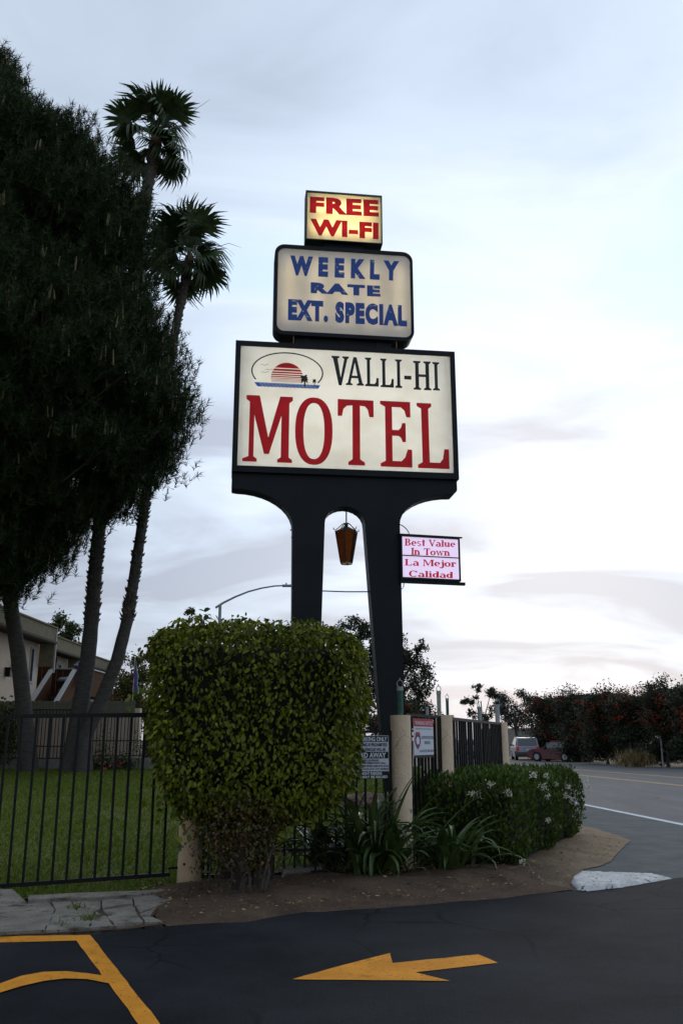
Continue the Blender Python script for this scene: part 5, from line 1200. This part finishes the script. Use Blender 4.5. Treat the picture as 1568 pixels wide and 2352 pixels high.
# red-flowering hedge trees across the road
specs = [(1270, 74, 54, 1628, 44), (1332, 67, 62, 1622, 50), (1392, 61, 66, 1622, 52), (1455, 58, 58, 1628, 50), (1528, 55, 58, 1612, 56), (1600, 52, 64, 1610, 60)]
wl_ = ['nearest the parked red car', 'second from the parked red car', 'third from the red car, widest of the row', 'just left of the gap with the dry weeds', 'right of the gap with the dry weeds', 'cut off by the right edge of the picture']
for i, (px, Y, rx, cy_, ry) in enumerate(specs):
    bl = [B(px, cy_ + 8, Y, rx, ry), B(px - rx * .5, cy_ - 6 + 10 * (i % 2), Y - .6, rx * .5, ry * .55), B(px + rx * .45, cy_ - 8 + 8 * ((i + 1) % 2), Y - .5, rx * .5, ry * .55), B(px, cy_ + 52, Y, rx * .95, ry * .8)]
    if i != 3: bl.append(B(px, 1718, Y + .8, rx * .95, 34))
    tree('red_flowering_tree', f'dark red-blossomed tree across the road, {wl_[i]}', (AT(px, 1700, Y).x, Y, 0), bl, 15000, .19, M['redleaf'], 'red-flowering trees across the road', trunk=.12, red=420, shell=.35, core=.72)
# dry weeds under the gap
c = AT(1462, 1735, 55.5); n = 700; Pw = np.c_[RNG.normal(c.x, .55, n), RNG.normal(55.6, .3, n), RNG.uniform(0, .4, n)]
V, Fc = scatter(NEED[0], NEED[1], frames(norm(np.c_[RNG.normal(0, .35, (n, 2)), np.ones(n)]), rdir(n)), Pw, np.c_[np.full(n, .05), RNG.uniform(.4, 1.1, n), np.full(n, .03)])
tag(np_mesh('dry_weeds', V, Fc, M['deadleaf']), 'clump of dry straw-coloured weeds across the road', 'weeds', kind='stuff')
S(sheet('far_verge', [(x + 1.0, y) for x, y in farw if 25 < y < 110] + [(x + 9, y) for x, y in farw if 25 < y < 110][::-1], .012, M['strawdirt']))

# sound wall far across the road
mw_ = thing('sound_wall', AT(1190, 1700, 118) - EZ * 1.6, 'long pale concrete wall behind the silver car', 'wall')
a, b = AT(1120, 1690, 118), AT(1260, 1690, 112); wallm = mat('pale block wall', (.27, .25, .22), .9, (.34, .32, .28), 1)
for i in range(8):
    p_, q_ = a.lerp(b, i / 8), a.lerp(b, (i + .97) / 8); MB().prism([Vector((p_.x, p_.y, 0)), Vector((q_.x, q_.y, 0)), Vector((q_.x, q_.y, 3.05)), Vector((p_.x, p_.y, 3.05))], (0, .3, 0)).build('wall_panel', wallm, mw_)
# pale retaining wall and thin post showing through the gap on the right
rw = thing('retaining_wall', AT(1530, 1700, 68) - EZ * 1.6, 'low pale wall glimpsed through the gap in the red-flowering trees', 'wall')
MB().box(AT(1530, 1718, 68), (7.5, .3, 1.5), -.15).build('wall_panel', wallm, rw); MB().box(AT(1530, 1745, 68) , (7.7, .5, .5), -.15).build('footing', wallm, rw)
gp = AT(1521, 1752, 54.5); gpt = thing('fence_post', (gp.x, 54.5, 0), 'thin grey post standing in the gap across the road', 'post'); MB().tube([(gp.x, 54.5, -.05), (gp.x, 54.5, 2.1)], .05, 8).build('shaft', M['galv'], gpt); MB().box((gp.x, 54.5, 2.12), (.13, .13, .04)).build('cap', M['galv'], gpt)

# ============================================================ street lamp behind the sign
LY = 42; lb_ = AT(495, 1700, LY); lamp = thing('street_lamp', (lb_.x, LY, .2), 'grey street lamp with long curved arm left of the sign', 'street lamp')
zt = AT(495, 1390, LY).z
MB().tube([(lb_.x, LY, .2), (lb_.x, LY, zt)], [.11, .075], 10).build('pole', M['galv'], lamp, smooth=True)
armp = [AT(x, y, LY) for x, y in ((495, 1396), (512, 1385), (540, 1371), (570, 1359), (600, 1351), (630, 1346), (652, 1345))]
MB().tube(armp, [.06, .055, .05, .045, .042, .04, .038], 8).build('arm', M['galv'], lamp, smooth=True)
hd = AT(662, 1345.5, LY); MB().box(hd, (.62, .26, .10)).build('lamp_head', M['galv'], lamp, bevel=.03); MB().tube([hd + Vector((-.1, 0, .05)), hd + Vector((-.1, 0, .14))], .035, 8).build('photocell', M['galv'], lamp)

# ============================================================ apartments on the left
M['apt_wall'] = mat('cream apartment stucco', (.50, .40, .31), .95, (.57, .46, .36), 2, .3, 20)
M['apt_fascia'] = mat('olive brown shingle fascia', (.135, .115, .075), .95, (.185, .16, .105), 5, .6, 25)
M['apt_dark'] = mat('dark soffit boards', (.045, .038, .03), .9)
M['wood_brown'] = mat('brown siding', (.062, .027, .012), .85, (.09, .040, .019), 6, .3, 20, spec=.08, stretch=(9, 9, .6))
M['trim_pale'] = mat('pale painted trim', (.42, .42, .40), .7)
M['glass_dark'] = mat('window glass', (.03, .035, .04), .08, spec=.8)
M['curtain'] = mat('pale blind', (.40, .42, .45), .7)
apt = thing('apartment_building', (-12.5, 40, .4), 'two-storey cream apartment block with stepped olive parapets and brown balconies', 'building')
ZT, ZF, ZE = 6.05, 3.35, 5.42
units = [(-11.76, 24.0, 36.5), (-12.7, 36.5, 43.5), (-13.6, 43.5, 52.8)]
for i, (X, ya, yb) in enumerate(units):
    wx = X - .66       # wall plane behind the overhang
    MB().box((wx - 4, (ya + yb) / 2, 3.0), (8, yb - ya, 5.6)).build('wall', M['apt_wall'], apt)
    MB().box((X - .08, (ya + yb) / 2, (ZT + ZE) / 2), (.16, yb - ya, ZT - ZE)).build('parapet', M['apt_fascia'], apt)
    MB().box((X - .4, (ya + yb) / 2, ZE + .03), (.52, yb - ya - .02, .05)).build('soffit', M['apt_dark'], apt)
    MB().box((X - .02, (ya + yb) / 2, ZE + .05), (.16, yb - ya, .09)).build('gutter', M['apt_dark'], apt)
    MB().box((X - 2.0, (ya + yb) / 2, ZT + .03), (4.1, yb - ya + .06, .06)).build('roof', M['apt_fascia'], apt)
    MB().box((X + .004, yb - .03, 5.15), (.05, .07, 1.8)).build('corner_trim', M['trim_pale'], apt)
    MB().box((X - .31, yb - .07, (ZE + 4.55) / 2), (.60, .14, ZE - 4.55 + .1)).build('wing_wall', M['apt_fascia'], apt)
def win(X, y, z, w_, h_):
    o = MB().box((X + .03, y, z), (.06, w_, h_)).build('window', M['trim_pale'], apt)
    for k in (-1, 1): MB().box((X + .065, y + k * w_ * .235, z), (.02, w_ * .43, h_ * .9)).build('pane', M['glass_dark'] if k < 0 else M['curtain'], o)
win(-12.42, 33.9, 4.55, .8, 1.2); win(-12.42, 35.7, 4.5, .5, 1.4); win(-13.36, 39.6, 4.45, .8, 1.3); win(-13.36, 42.3, 4.45, .6, 1.3); win(-14.26, 46, 4.5, 1, 1.3); win(-14.26, 50, 4.5, 1, 1.3); win(-12.42, 34.0, 2.75, .7, .35); win(-12.42, 35.4, 2.72, .6, .35)
for (X, y, w_) in ((-13.36, 38.5, .85), (-13.36, 41.2, .85), (-14.26, 47.8, .85)):
    o = MB().box((X + .03, y, ZF + 1.0), (.06, w_, 2.0)).build('door', M['apt_dark'], apt); MB().box((X + .075, y + .3, ZF + 1.0), (.03, .05, .05)).build('handle', M['galv'], o)
# balconies: solid board parapets with a pale cap; boards are separate pieces
def balcony(X0, X1, ya, yb, z0, z1):
    bl = MB().box(((X0 + X1) / 2, (ya + yb) / 2, z0 + .05), (abs(X1 - X0), yb - ya, .12)).build('balcony_floor', M['apt_dark'], apt)
    n = max(2, int((yb - ya) / .28))
    me = bpy.data.meshes.new('board'); w_ = (yb - ya) / n * .95; bm = bmesh.new(); bmesh.ops.create_cube(bm, size=1, matrix=Matrix.Diagonal((.04, w_, z1 - z0, 1))); bm.to_mesh(me); bm.free(); me.materials.append(M['wood_brown'])
    for k in range(n):
        o = bpy.data.objects.new('board', me); COL.objects.link(o); o.parent = bl; o.location = Vector((X1, ya + (k + .5) * (yb - ya) / n, (z0 + z1) / 2)) - Vector(apt.location)
    n2_ = max(2, int(abs(X1 - X0) / .28)); me2 = bpy.data.meshes.new('board'); bm = bmesh.new(); bmesh.ops.create_cube(bm, size=1, matrix=Matrix.Diagonal((abs(X1 - X0) / n2_ * .95, .04, z1 - z0, 1))); bm.to_mesh(me2); bm.free(); me2.materials.append(M['wood_brown'])
    for k in range(n2_):
        o = bpy.data.objects.new('board', me2); COL.objects.link(o); o.parent = bl; o.location = Vector((X0 + (k + .5) * (X1 - X0) / n2_, ya, (z0 + z1) / 2)) - Vector(apt.location)
    MB().box((X1, (ya + yb) / 2, z1 + .03), (.14, yb - ya + .1, .06)).build('balcony_cap', M['trim_pale'], apt); MB().box(((X0 + X1) / 2, ya, z1 + .032), (abs(X1 - X0) + .1, .14, .06)).build('balcony_cap', M['trim_pale'], apt)
# first balcony by the stair, second one beyond, third far
balcony(-13.34, -12.38, 37.9, 37.98, 3.5, 4.69)
balcony(-13.34, -11.30, 40.0, 43.6, 3.5, 4.66)
MB().box((-11.30, 38.95, 4.08), (.05, 2.1, 1.16)).build('balcony_side', M['wood_brown'], apt); MB().box((-11.30, 38.95, 4.70), (.14, 2.1, .06)).build('balcony_cap', M['trim_pale'], apt)
MB().box((-12.33, 39.0, 3.44), (2.0, 2.1, .12)).build('landing', M['apt_dark'], apt)
balcony(-15.6, -13.2, 56.6, 59.5, 3.5, 4.69)
MB().box((-14.3, 58.2, 1.75), (2.2, 2.8, 3.3)).build('carport_wall', M['apt_wall'], apt)
# outside stair
sx0, sx1 = -12.27, -11.38; y0, y1 = 33.3, 37.9; zs0, zs1 = .5, 3.5
stair = thing('outdoor_stair', ((sx0 + sx1) / 2, y0, .5), 'brown wooden outdoor stair with pale handrails up to the apartment balcony', 'stair')
nst = 14
for k in range(nst):
    f_ = (k + .5) / nst; MB().box(((sx0 + sx1) / 2, y0 + (y1 - y0) * f_, zs0 + (zs1 - zs0) * f_), (sx1 - sx0, .27, .05)).build('tread', M['wood_brown'], stair)
for x in (sx0 - .05, sx1 + .05):
    a, b = Vector((x, y0, zs0)), Vector((x, y1, zs1)); MB().prism([a - EZ * .1, b - EZ * .1, b + EZ * .95, a + EZ * .95], (.05, 0, 0)).build('side_panel', M['wood_brown'], stair)
    MB().bar(a + EZ * .98, b + EZ * .98, .17, .07).build('handrail', M['trim_pale'], stair)
tp3 = thing('covered_furniture', (sx0 + .45, 39.2, ZF), 'grey tarp-covered furniture at the top of the stair', 'furniture')
bm = bmesh.new(); bmesh.ops.create_icosphere(bm, subdivisions=3, radius=1)
for v in bm.verts: v.co = Vector((v.co.x * .62, v.co.y * .4, max(-.35, v.co.z) * .24 * (1 + .25 * math.sin(v.co.x * 4)) + .75))
me = bpy.data.meshes.new('tarp'); bm.to_mesh(me); bm.free(); link('tarp', me, mat('grey tarp', (.24, .25, .27), .7), tp3)
MB().box((sx0 + .45, 39.2, ZF + .33), (.9, .5, .62)).build('cabinet', M['apt_dark'], tp3)
rb_ = thing('red_bucket', (sx0 + .25, 38.6, ZF), 'small red bucket at the top of the outdoor stair', 'bucket'); MB().tube([(sx0 + .25, 38.6, ZF), (sx0 + .25, 38.6, ZF + .3)], [.13, .17], 12).build('pail', mat('red plastic', (.4, .02, .02), .4), rb_); MB().tube([(sx0 + .08, 38.6, ZF + .3), (sx0 + .25, 38.6, ZF + .42), (sx0 + .42, 38.6, ZF + .3)], .012, 5).build('handle', M['galv'], rb_)
pc_ = AT(71, 1523, 37.9); pt_ = thing('potted_plant', (pc_.x, 37.9, pc_.z - .15), 'bright teal-green potted plant on the first balcony', 'plant')
MB().tube([(pc_.x, 37.9, pc_.z - .1), (pc_.x, 37.9, pc_.z + .12)], [.10, .14], 10).build('pot', mat('purple pot', (.12, .08, .25), .5), pt_)
n = 260; Pp = RNG.normal(0, 1, (n, 3)) * np.array([.30, .2, .13]) + np.array([pc_.x, 37.9, pc_.z + .25]); V, Fc = scatter(SLIM[0], SLIM[1], frames(rdir(n), rdir(n)), Pp, np.full((n, 1), .15) * np.ones((1, 3))); np_mesh('foliage', V, Fc, mat('teal leaf', (.02, .13, .075), .5, (.04, .2, .12), island=True), pt_)
wl2 = thing('wall_lamp', AT(9, 1546, 33.4), 'small black lamp on the apartment wall at the left edge', 'wall lamp'); c = Vector((-12.3, 33.0, 4.0)); wl2.location = c
MB().box(c, (.18, .16, .28)).build('housing', M['black_iron'], wl2); MB().box(c + EZ * .17, (.24, .22, .06)).build('cap', M['black_iron'], wl2); MB().bar(c, c - Vector((.12, 0, 0)), .05).build('bracket', M['black_iron'], wl2)
# feather flags
for (px, yt, yb, lab, Y, hx) in ((178, 1515, 1577, 'purple and mint feather flag half hidden by the taller palm trunk', 38, -1), (302, 1512, 1594, 'tall purple feather flag with mint edge left of the hedge', 40, 1)):
    c = AT(px, yb + 60, Y); tpz = AT(px, yt, Y).z; bz_ = AT(px, yb, Y).z; t = thing('feather_flag', (c.x, Y, .5), lab, 'flag', 'feather flags')
    MB().tube([(c.x, Y, .5), (c.x, Y, tpz)], .025, 6).build('pole', M['trim_pale'], t)
    w_ = .28 if hx > 0 else -.55
    for nm, k0, k1, m in (('banner', 0, .75, 'fl_purple'), ('banner_edge', .75, 1.0, 'fl_mint')):
        if m not in M: M[m] = mat(m, (.11, .05, .24) if 'purple' in m else (.16, .40, .26), .8, transl=.3)
        v = []; f = []
        for j in range(9):
            tz = j / 8; z = tpz + (bz_ - tpz) * tz; wj = w_ * (tz ** .6) * (1 + .15 * math.sin(j * 2))
            for s_ in (k0, k1): v.append((c.x + wj * s_, Y + .06 * math.sin(j * 1.3 + s_ * 3), z))
            if j: b0 = (j - 1) * 2; f.append((b0, b0 + 1, b0 + 3, b0 + 2))
        MB().add(v, f).build(nm, M[m], t)

# low wall, iron fence on it, cream wall with dog-eared boards behind the lawn
lw = thing('planter_wall', (-9, 31.2, .5), 'low grey concrete wall at the back of the lawn', 'wall'); lwm = mat('grey block', (.17, .165, .155), .95, (.24, .23, .215), 4, .5, 30)
for i in range(9):
    xa, xb = -14 + i * 1.13, -14 + (i + .985) * 1.13; MB().box(((xa + xb) / 2, 31.25, .70), (xb - xa, .24, .52 + (.0 if i < 5 else .10))).build('wall_block', lwm, lw)
fence('iron_fence', (-13.4, 31.25), (-8.75, 31.25), .99, .99, 1.62, .115, 'black iron fence on the low wall behind the palm trunks', 'fence', 'iron fences at the back of the lawn', .035, .022, 0, [.4])
fence('iron_fence', (-8.6, 31.3), (-3.9, 31.3), 1.07, 1.07, 1.30, .115, 'denser black iron fence at the right end of the low wall', 'fence', 'iron fences at the back of the lawn', .035, .022, 0, [.5])
cw = thing('garden_wall', (-9.6, 32.3, .5), 'cream stucco wall behind the iron fence', 'wall'); MB().box((-10.0, 32.4, 1.55), (5.0, .25, 2.1)).build('wall_panel', M['apt_wall'], cw); MB().box((-12.9, 32.4, 1.5), (.5, .4, 2.2)).build('end_pier', M['apt_wall'], cw); MB().box((-7.35, 32.4, 1.55), (.3, .34, 2.3)).build('end_pier', M['apt_wall'], cw)
wf_ = thing('board_fence', (-10, 32.2, 2.5), 'weathered grey-green dog-eared board fence on top of the cream wall', 'fence')
me = bpy.data.meshes.new('picket'); me.from_pydata([(x, y, z) for y in (0, .03) for x, z in ((0, 0), (.21, 0), (.21, .42), (.17, .46), (.04, .46), (0, .42))], [], [(5, 4, 3, 2, 1, 0), (6, 7, 8, 9, 10, 11)] + [(i, (i + 1) % 6, 6 + (i + 1) % 6, 6 + i) for i in range(6)]); me.materials.append(mat('weathered fence board', (.12, .125, .085), .95, (.17, .17, .125), 5))
for i in range(25):
    o = bpy.data.objects.new('picket', me); COL.objects.link(o); o.parent = wf_; o.location = Vector((-12.9 + i * .222, 32.15, 2.50 + random.uniform(-.015, .015))) - Vector(wf_.location)
MB().bar((-12.9, 32.22, 2.6), (-7.4, 32.22, 2.6), .05, .09).build('rail', M['apt_dark'], wf_)
# dark screened enclosure to the right of it
en = thing('screened_enclosure', (-6.2, 33.5, .5), 'dark screened enclosure behind the right part of the iron fence', 'enclosure'); MB().box((-5.4, 34.2, 1.5), (3.7, 1.6, 2.0)).build('screen', mat('dark mesh screen', (.018, .019, .022), .9, (.03, .03, .032), 2), en)
for k in range(5): MB().box((-7.2 + k * .9, 33.36, 1.55), (.06, .06, 2.2)).build('post', M['black_iron'], en)
# ivy and small plants in front of the wall
iv = thing('ivy', AT(10, 1690, 30.9) - EZ * 1.2, 'dark ivy climbing the wall pier at the left edge', 'climber'); c = AT(6, 1685, 30.9); n = 1300
Pv = RNG.normal(0, 1, (n, 3)) * np.array([.30, .12, .42]) + np.array(c); V, Fc = scatter(LEAF[0], LEAF[1], frames(norm(RNG.normal(0, .5, (n, 3)) + np.array([0, -.3, -.8])), norm(RNG.normal(0, .5, (n, 3)) + np.array([0, -1, .3]))), Pv, np.full((n, 1), .11) * np.array([[1.2, 1, 1]])); np_mesh('foliage', V, Fc, M['tree_a'], iv)['kind'] = 'stuff'
MB().tube([c - EZ * 1.2, c, c + EZ * .6], .03, 5).build('stem', M['bark_dark'], iv)
for i, (px, h_, w_, rd, lab) in enumerate(((240, .35, .18, 6, 'small rose bush with pink bloom at the foot of the low wall'), (270, .5, .3, 3, 'low shrub with one red bloom by the low wall'), (235, 1.1, .25, 0, 'yellowish thin shrub behind the iron fence'), (318, 1.0, .28, 0, 'leafy shrub at the wall beside the hedge'), (203, .4, .25, 0, 'dark low shrub at the foot of the shorter palm'), (290, .35, .25, 2, 'low flowering shrub at the right of the low wall'))):
    c = AT(px, 1768, 30.7); t = thing('shrub', (c.x, 30.7, .55), lab, 'shrub', 'shrubs along the low wall'); n = 260; Pq = RNG.normal(0, 1, (n, 3)) * np.array([w_ * .6, .12, h_ * .35]) + np.array([c.x, 30.7, .6 + h_ * .6])
    V, Fc = scatter(SLIM[0], SLIM[1], frames(rdir(n), rdir(n)), Pq, np.full((n, 1), .09) * np.array([[1.5, 1, 1]])); np_mesh('foliage', V, Fc, M['tree_c'] if i in (2, 3) else M['tree_a'], t)['kind'] = 'stuff'
    MB().tube([(c.x, 30.7, .5), (c.x, 30.7, .6 + h_ * .7)], .015, 5).build('stem', M['bark_dark'], t)
    for k in range(rd):
        bm = bmesh.new(); bmesh.ops.create_icosphere(bm, subdivisions=1, radius=.045); me = bpy.data.meshes.new('bloom'); bm.to_mesh(me); bm.free()
        link('bloom', me, mat('pink bloom', (.40, .10, .09) if i == 0 else (.35, .03, .03), .8), t, Vector((random.gauss(0, w_ * .5), -.2, random.uniform(.3, 1) * h_)))

# ============================================================ cars across the road
M['car_silver'] = mat('silver car paint', (.20, .225, .27), .35, metal=.4, coat=.4); M['car_red'] = mat('dark red car paint', (.085, .008, .012), .3, coat=.4); M['car_white'] = mat('pale blue car paint', (.42, .48, .56), .35, coat=.4)
M['tyre'] = mat('tyre', (.012, .012, .012), .9); M['rim'] = mat('alloy rim', (.35, .35, .36), .4, metal=.8); M['bumper'] = mat('dark bumper', (.05, .053, .06), .6)
M['car_glass'] = mat('car glass', (.015, .018, .022), .06, spec=.9); M['taillight'] = mat('tail light', (.30, .012, .012), .25, emit=(1, .03, .02), es=.12); M['plate'] = mat('number plate', (.5, .5, .48), .5)
def car(lab, loc, heading, body, L_, W_, H_, kind, group='cars parked across the road'):
    """local: +y forward, built about the origin on the ground"""
    t = thing('parked_car', loc, lab, 'car', group); t.rotation_euler = (0, 0, heading)
    def part(name, v, f, m, parent=t, bev=.0):
        me = bpy.data.meshes.new(name); me.from_pydata(v, [], f); bm = bmesh.new(); bm.from_mesh(me)
        if bev: bmesh.ops.bevel(bm, geom=bm.edges[:], offset=bev, segments=2, affect='EDGES', clamp_overlap=True)
        bmesh.ops.recalc_face_normals(bm, faces=bm.faces); bm.to_mesh(me); bm.free()
        for p_ in me.polygons: p_.use_smooth = True
        me.set_sharp_from_angle(angle=R(35)); return link(name, me, m, parent)
    h, w_ = L_ / 2, W_ / 2
    if kind == 'suv': side = [(-h, .45), (-h, 1.0), (-h + .05, 1.12), (-h + .28, H_ - .06), (-h + .5, H_), (h - 2.2, H_), (h - 1.35, 1.15), (h - .15, 1.0), (h, .75), (h, .4), (h - .3, .28), (-h + .3, .28)]
    else: side = [(-h, .45), (-h, .85), (-h + .1, .98), (-h + .75, H_ - .06), (-h + 1.1, H_), (h - 2.1, H_), (h - 1.3, .98), (h - .2, .82), (h, .62), (h, .35), (h - .3, .24), (-h + .3, .24)]
    belt = 1.12 if kind == 'suv' else .95; v = []; n = len(side)
    for s_ in (-1, 1):
        for y, z in side:
            inn = max(0, z - belt) / (H_ - belt) * .16; v.append((s_ * (w_ - inn - (.05 if z < .4 else 0)), y, z))
    f = [tuple(range(n)), tuple(range(n, 2 * n))[::-1]] + [(i, (i + 1) % n, n + (i + 1) % n, n + i) for i in range(n)]
    part('body', v, f, body, bev=.04)
    def pane(pts, name='window'): part(name, pts, [tuple(range(len(pts)))], M['car_glass'])
    zb_, zt_ = belt + .05, H_ - .10; ry0 = -h + (.06 if kind == 'suv' else .22); ry1 = -h + (.27 if kind == 'suv' else .72)
    iw = lambda z: w_ - max(0, z - belt) / (H_ - belt) * .16
    pane([(-iw(zb_) + .14, ry0 - .03, zb_), (iw(zb_) - .14, ry0 - .03, zb_), (iw(zt_) - .12, ry1 - .06, zt_), (-iw(zt_) + .12, ry1 - .06, zt_)], 'rear_window')
    pane([(-iw(zb_) + .1, h - 1.27, zb_), (iw(zb_) - .1, h - 1.27, zb_), (iw(zt_) - .1, h - 1.98, zt_), (-iw(zt_) + .1, h - 1.98, zt_)], 'windscreen')
    for s_ in (-1, 1):
        for ya_, yb_, k0, k1 in ((-h + .4, -h + 1.35, .16, 0), (-h + 1.42, -h + 2.35, 0, 0), (-h + 2.42, h - 1.5, 0, .55)):
            pane([(s_ * (iw(zb_) + .012), ya_, zb_), (s_ * (iw(zb_) + .012), yb_, zb_), (s_ * (iw(zt_) + .012), yb_ - k1, zt_), (s_ * (iw(zt_) + .012), ya_ + k0, zt_)], 'side_window')
    def bx_(name, c, d_9, m, parent=t, bev=.015):
        x, y, z = [q_ / 2 for q_ in d_9]; vv = [(c[0] + a * x, c[1] + b * y, c[2] + e * z) for e in (-1, 1) for a, b in ((-1, -1), (1, -1), (1, 1), (-1, 1))]
        return part(name, vv, [(3, 2, 1, 0), (4, 5, 6, 7), (0, 1, 5, 4), (1, 2, 6, 5), (2, 3, 7, 6), (3, 0, 4, 7)], m, parent, bev)
    bx_('rear_bumper', (0, -h - .02, .52), (W_ - .04, .22, .26), M['bumper'] if kind == 'suv' else body); bx_('front_bumper', (0, h, .48), (W_ - .06, .2, .3), body)
    bx_('number_plate', (0, -h - .02 if kind != 'suv' else -h - .03, .86), (.32, .03, .16), M['plate']); bx_('trim_bar', (0, -h - .015, 1.0), (.7, .05, .05), M['rim'])
    for s_ in (-1, 1):
        bx_('tail_light', (s_ * (w_ - .13), -h - .01, .92 if kind == 'suv' else .76), (.22, .1, .34 if kind == 'suv' else .2), M['taillight']); bx_('headlight', (s_ * (w_ - .24), h - .06, .74), (.36, .12, .16), M['plate']); bx_('mirror', (s_ * (w_ + .08), h - 1.55, belt + .06), (.16, .14, .16), M['bumper'])
        if kind == 'suv': bx_('roof_rail', (s_ * (w_ - .28), -.3, H_ + .05), (.04, 2.0, .04), M['bumper'])
        for y in (-h + .85, h - .85):
            me = bpy.data.meshes.new('wheel'); bm = bmesh.new(); bmesh.ops.create_cone(bm, cap_ends=True, segments=20, radius1=.36, radius2=.36, depth=.22, matrix=Matrix.Rotation(math.pi / 2, 4, 'Y')); bm.to_mesh(me); bm.free(); wo_ = link('wheel', me, M['tyre'], t, (s_ * (w_ - .1), y, .36))
            me = bpy.data.meshes.new('rim'); bm = bmesh.new(); bmesh.ops.create_cone(bm, cap_ends=True, segments=14, radius1=.22, radius2=.20, depth=.02, matrix=Matrix.Rotation(math.pi / 2, 4, 'Y')); bm.to_mesh(me); bm.free(); link('rim', me, M['rim'], wo_, (s_ * .115, 0, 0))
    return t
cs = AT(1201, 1744, 73.5); car('silver SUV parked across the road, seen from behind', (cs.x + .55, 75.6, 0), R(-5), M['car_silver'], 4.7, 1.85, 1.80, 'suv')
cr_ = AT(1262, 1747, 68.6); car('dark red hatchback in the shade of the red-flowering trees', (cr_.x + .75, 69.6, 0), R(46), M['car_red'], 4.1, 1.72, 1.52, 'hatch')
cw_ = AT(1062, 1745, 80); car('pale blue car glimpsed between the bars of the street fence', (cw_.x, 82, 0), R(10), M['car_white'], 4.4, 1.8, 1.65, 'suv')
